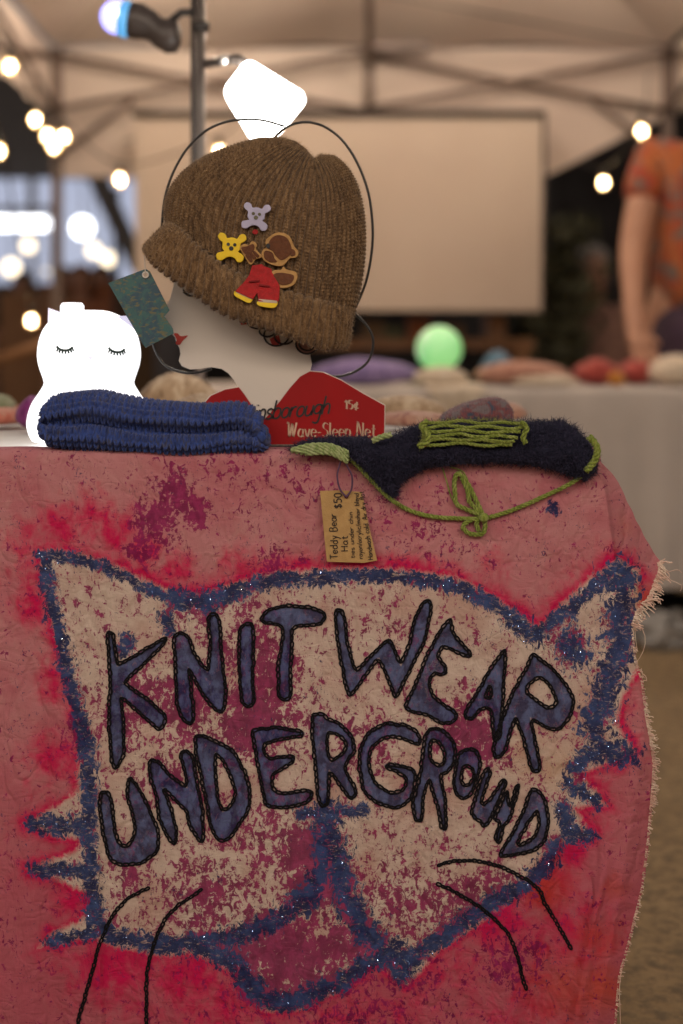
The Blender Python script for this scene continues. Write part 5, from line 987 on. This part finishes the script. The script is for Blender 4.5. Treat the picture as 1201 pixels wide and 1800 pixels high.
# ------------------------------------------------------------------ things under and behind the far tables
M_box = mat('brown_cardboard', (0.20, 0.12, 0.06), .85); M_wood = mat('orange_wood', (0.28, 0.13, 0.05), .6, (0.22, 0.10, 0.04), 6); M_plastic = mat('white_plastic_bag', (0.4, 0.38, 0.36), .45)
def crate(name, label, cat, px, py0, py1, w, Y, m, zb=0.0):
    x = P(px, 0, Y)[0]; z1 = Zp(py0, Y); z0 = zb; t = thing(name, label, cat, (x, Y, z0)); d = .16; h = z1-z0
    for nm, lo, hi in (('front_panel', (x-w, Y-d, z0), (x+w, Y-d+.012, z1)), ('back_panel', (x-w, Y+d-.012, z0), (x+w, Y+d, z1)), ('side_panel', (x-w, Y-d+.013, z0), (x-w+.012, Y+d-.013, z1)), ('side_panel', (x+w-.012, Y-d+.013, z0), (x+w, Y+d-.013, z1)), ('base_panel', (x-w+.013, Y-d+.013, z0+.002), (x+w-.013, Y+d-.013, z0+.014))):
        mb = MB(); mb.box(lo, hi); link(nm, mb.mesh(smooth=False), m, t)
    return t
crate('storage_crate', 'black storage crate under the far grey table', 'crate', 1150, 1055, 1100, .20, 4.6, M_blackc)
x = P(1176, 0, 4.05)[0]; mb = MB(); g = []
for j in range(12):
    z = .10*j/11; r = .04*(math.sin(PI*(.12+.80*j/11)))**.6
    for i in range(20): a = 2*PI*i/20; q = r*(1+.14*math.sin(a*5+j)+.06*math.sin(a*9)); g.append((x+q*math.cos(a)*1.9+.03*math.sin(j*1.3), 4.14+q*math.sin(a)*.9, z+.018*math.sin(a*3+j)*(j > 2)))
mb.add(g, gridq(12, 20, False, True)); bg_ = link('carrier_bag', mb.mesh(), M_plastic); tag(bg_, 'crumpled white carrier bag on the ground before the far table', 'bag')
# shelf with boxes under the hanging screen
sh = thing('wooden_bench', 'long orange wood bench behind the far tables', 'bench', (P(760, 0, 6.9)[0], 6.9, 0)); z = Zp(596, 6.9)
mb = MB(); mb.box((P(500, 0, 6.9)[0], 6.7, z-.05), (P(930, 0, 6.9)[0], 7.1, z)); link('bench_top', mb.mesh(smooth=False), M_wood, sh)
for px in (520, 910):
    for y in (6.74, 7.06): x = P(px, 0, 6.9)[0]; mb = MB(); mb.box((x-.03, y-.03, 0), (x+.03, y+.03, z-.05)); link('leg', mb.mesh(smooth=False), M_wood, sh)
for i, (px, w, top, m, lab) in enumerate(((655, .05, 566, M_box, 'small brown box on the bench nearest the knitted beanie'), (690, .045, 575, mat('olive_box', (.10, .10, .05), .8), 'olive box on the bench above the purple scarf'), (735, .05, 560, M_rustc, 'rust box on the bench behind the green globe'), (790, .055, 570, M_box, 'brown box on the bench past the green globe'), (868, .04, 556, M_wood, 'tall orange wood box at the dark end of the bench'))):
    crate('bench_box', lab, 'box', px, top, 0, w, 6.9, m, z+.001)
# potted shrub by the tent corner
def shrub(px, Y, ptop, w, label, col, n=900):
    x = P(px, 0, Y)[0]; H = Zp(ptop, Y); t = thing('potted_shrub', label, 'plant', (x, Y, 0)); r = np.random.default_rng(int(px))
    mb = MB(); mb.lathe([(0, 0), (.14, 0), (.18, .3), (.165, .3), (.15, .27), (0, .27)], (x, Y, 0), 20); link('pot', mb.mesh(), M_box, t)
    mb = MB(); 
    for k in range(7): a = r.uniform(0, 6.28); mb.tube([(x, Y, .27), (x+.05*math.cos(a), Y+.05*math.sin(a), H*.5), (x+w*.6*math.cos(a), Y+w*.6*math.sin(a), H*r.uniform(.8, .97))], [.014, .010, .004], 6)
    link('stem', mb.mesh(), M_box, t)
    c = r.normal(size=(n, 3))*np.array([w*.45, w*.45, H*.2])+np.array([x, Y, H*.68]); c[:, 2] = np.clip(c[:, 2], .35, H); d = r.normal(size=(n, 3)); d /= np.linalg.norm(d, axis=1, keepdims=True); e = np.cross(d, r.normal(size=(n, 3))); e /= np.linalg.norm(e, axis=1, keepdims=True)
    L = r.uniform(.04, .08, (n, 1)); vv = np.stack([c-d*L, c+e*L*.4, c+d*L, c-e*L*.4], 1).reshape(-1, 3); link('leaves', quickmesh('leaves', vv, np.arange(n*4).reshape(-1, 4)), col, t, 'stuff')
M_leaf = mat('grey_green_leaf', (0.10, 0.095, 0.05), .7, (0.06, .06, .03), 8); M_leafd = mat('dark_leaf', (0.03, 0.035, 0.018), .7, (.02, .024, .012), 8)
shrub(985, 7.4, 392, .17, 'grey green potted shrub beside the hanging screen', M_leaf); shrub(930, 7.9, 560, .22, 'dark low potted shrub behind the bench end', M_leafd)
# ------------------------------------------------------------------ lit shop, and a dark hall added to hide the bright sky
M_wall = mat('dark_hall_wall', (0.022, 0.018, 0.017), .85, (0.03, 0.024, 0.022), 1.2); M_sh = mat('shop_wall', (0.34, 0.32, 0.32), .8, (.28, .26, .26), 1); M_fr = mat('shop_frame', (0.12, 0.11, 0.11), .5)
YW = 16.0; hall = thing('backdrop_hall', 'dark backdrop hall added to shut out the sky behind the tent', 'building', (8, YW+.3, 0))
mb = MB(); mb.box((-1.78, YW, 0), (22, YW+.5, 7)); link('wall', mb.mesh(smooth=False), M_wall, hall)
mb = MB(); mb.box((-2.2, YW-.4, 7.01), (22.4, YW+.9, 7.2)); link('roof', mb.mesh(smooth=False), M_wall, hall)
for k in range(5): mb = MB(); x = .8+k*3.6; mb.box((x, YW-.03, 1.0), (x+1.6, YW-.002, 3.0)); link('shutter', mb.mesh(smooth=False), mat('dark_shutter', (0.035, 0.03, 0.028), .6), hall)
shp = thing('lit_shop', 'brightly lit glass fronted shop across the square', 'building', (-4.5, 15, 0)); ya, yb2 = 13.0, 16.6; xa, xb = -9.0, -1.80
for nm, lo, hi, m in (('back_wall', (xa, yb2, 0), (xb, yb2+.2, 3.4), M_sh), ('side_wall', (xa-.2, ya, 0), (xa, yb2, 3.4), M_sh), ('side_wall', (xb, ya, 0), (xb+.015, yb2, 3.4), M_sh), ('roof', (xa-.2, ya-.1, 3.41), (xb+.2, yb2+.2, 3.6), M_fr), ('stall_riser', (xa, ya, 0), (xb, ya+.12, Zp(500, ya)), M_wall), ('fascia', (xa, ya-.02, Zp(312, ya)), (xb, ya+.1, 3.4), M_fr)):
    mb = MB(); mb.box(lo, hi); link(nm, mb.mesh(smooth=False), m, shp)
M_pane = glow('lit_window', (0.66, 0.74, 1.0), .40, (.3, .3, .3)); xs = np.linspace(xa, xb, 8)
for i in range(7): mb = MB(); mb.box((xs[i]+.03, ya+.04, Zp(500, ya)+.01), (xs[i+1]-.03, ya+.06, Zp(312, ya)-.01)); link('window_pane', mb.mesh(smooth=False), M_pane, shp)
for i in range(1, 7): mb = MB(); mb.box((xs[i]-.029, ya+.02, Zp(500, ya)), (xs[i]+.029, ya+.09, Zp(312, ya))); link('mullion', mb.mesh(smooth=False), M_sh, shp)
tb_ = thing('tube_light', 'long white tube light glowing before the shop windows', 'light', P(40, 392, 12.0)); mb = MB(); mb.tube([P(-60, 392, 12), P(84, 393, 12)], .05, 12); link('tube', mb.mesh(), glow('tube_glow', (0.95, 0.97, 1.0), 4.0), tb_); mb = MB(); a, b = P(-60, 370, 12.05), P(95, 374, 12.12); mb.box((a[0], 12.0, b[2]), (b[0], 12.12, a[2]+.03)); link('fitting', mb.mesh(smooth=False), M_fr, tb_)
def globe_l(label, px, py, Y, r, c, st):
    t = thing('round_lamp', label, 'lamp', P(px, py, Y)); mb = MB(); mb.sphere(P(px, py, Y), r, 16, 10); link('globe', mb.mesh(), glow('round_glow', c, st), t); mb = MB(); p = P(px, py, Y); mb.tube([(p[0], p[1], p[2]+r), (p[0], p[1], p[2]+r+.5)], .006, 5); link('hanger', mb.mesh(), M_dk, t)
globe_l('round white lamp next to the tube light', 145, 400, 12, .085, (0.95, .97, 1), 4.0)
for px, py, r, lab in ((190, 455, .05, 'cream round lamp lowest beside the hat brim'), (165, 440, .05, 'cream round lamp just above the rust top passer-by'), (50, 432, .05, 'cream round lamp above the dark passer-by'), (20, 470, .06, 'cream round lamp at the shop entrance'), (82, 478, .022, 'small dim round lamp above the owl ear')): globe_l(lab, px, py, 11.0, r, (1, .82, .55), 2.5 if r > .03 else .9)
for px, py0, Y, w, m, lab in ((148, 500, 9.4, .24, M_rustc, 'rust covered crate stack in front of the lit shop'), (70, 515, 9.2, .22, M_wood, 'orange wood crate in front of the shop entrance'), (215, 505, 9.6, .2, M_box, 'brown cardboard crate at the slanted board foot')):
    crate('goods_crate', lab, 'crate', px, py0, 0, w, Y, m)
br = thing('leaning_board', 'dark board leaning at a slant across the shop edge', 'board', P(200, 480, 8.5)); mb = MB()
q = [(152, 312), (190, 312), (262, 470), (232, 480)]; a = Pv(*np.array(q, float).T, 8.5); b = a+np.array([0, .03, 0]); mb.add(np.r_[a, b], [(0, 1, 2, 3), (7, 6, 5, 4), (0, 4, 5, 1), (1, 5, 6, 2), (2, 6, 7, 3), (3, 7, 4, 0)]); link('board', mb.mesh(smooth=False), M_fr, br)
mb = MB(); p = P(205, 420, 8.56); mb.tube([(p[0], p[1], 0), (p[0], p[1], p[2]+.3)], .02, 6); link('prop', mb.mesh(), M_dk, br)
bm_ = thing('timber_rail', 'pale brown timber rail sloping behind the owl lamp', 'rail', (P(30, 0, 5.2)[0], 5.2, 0)); mb = MB(); mb.tube([P(-80, 660, 5.2), P(130, 585, 5.2)], .022, 6); link('rail', mb.mesh(), M_wood, bm_)
for px, py in ((-60, 653), (120, 589)): p = P(px, py, 5.2); mb = MB(); mb.tube([p, (p[0], p[1], 0)], .02, 6); link('post', mb.mesh(), M_wood, bm_)
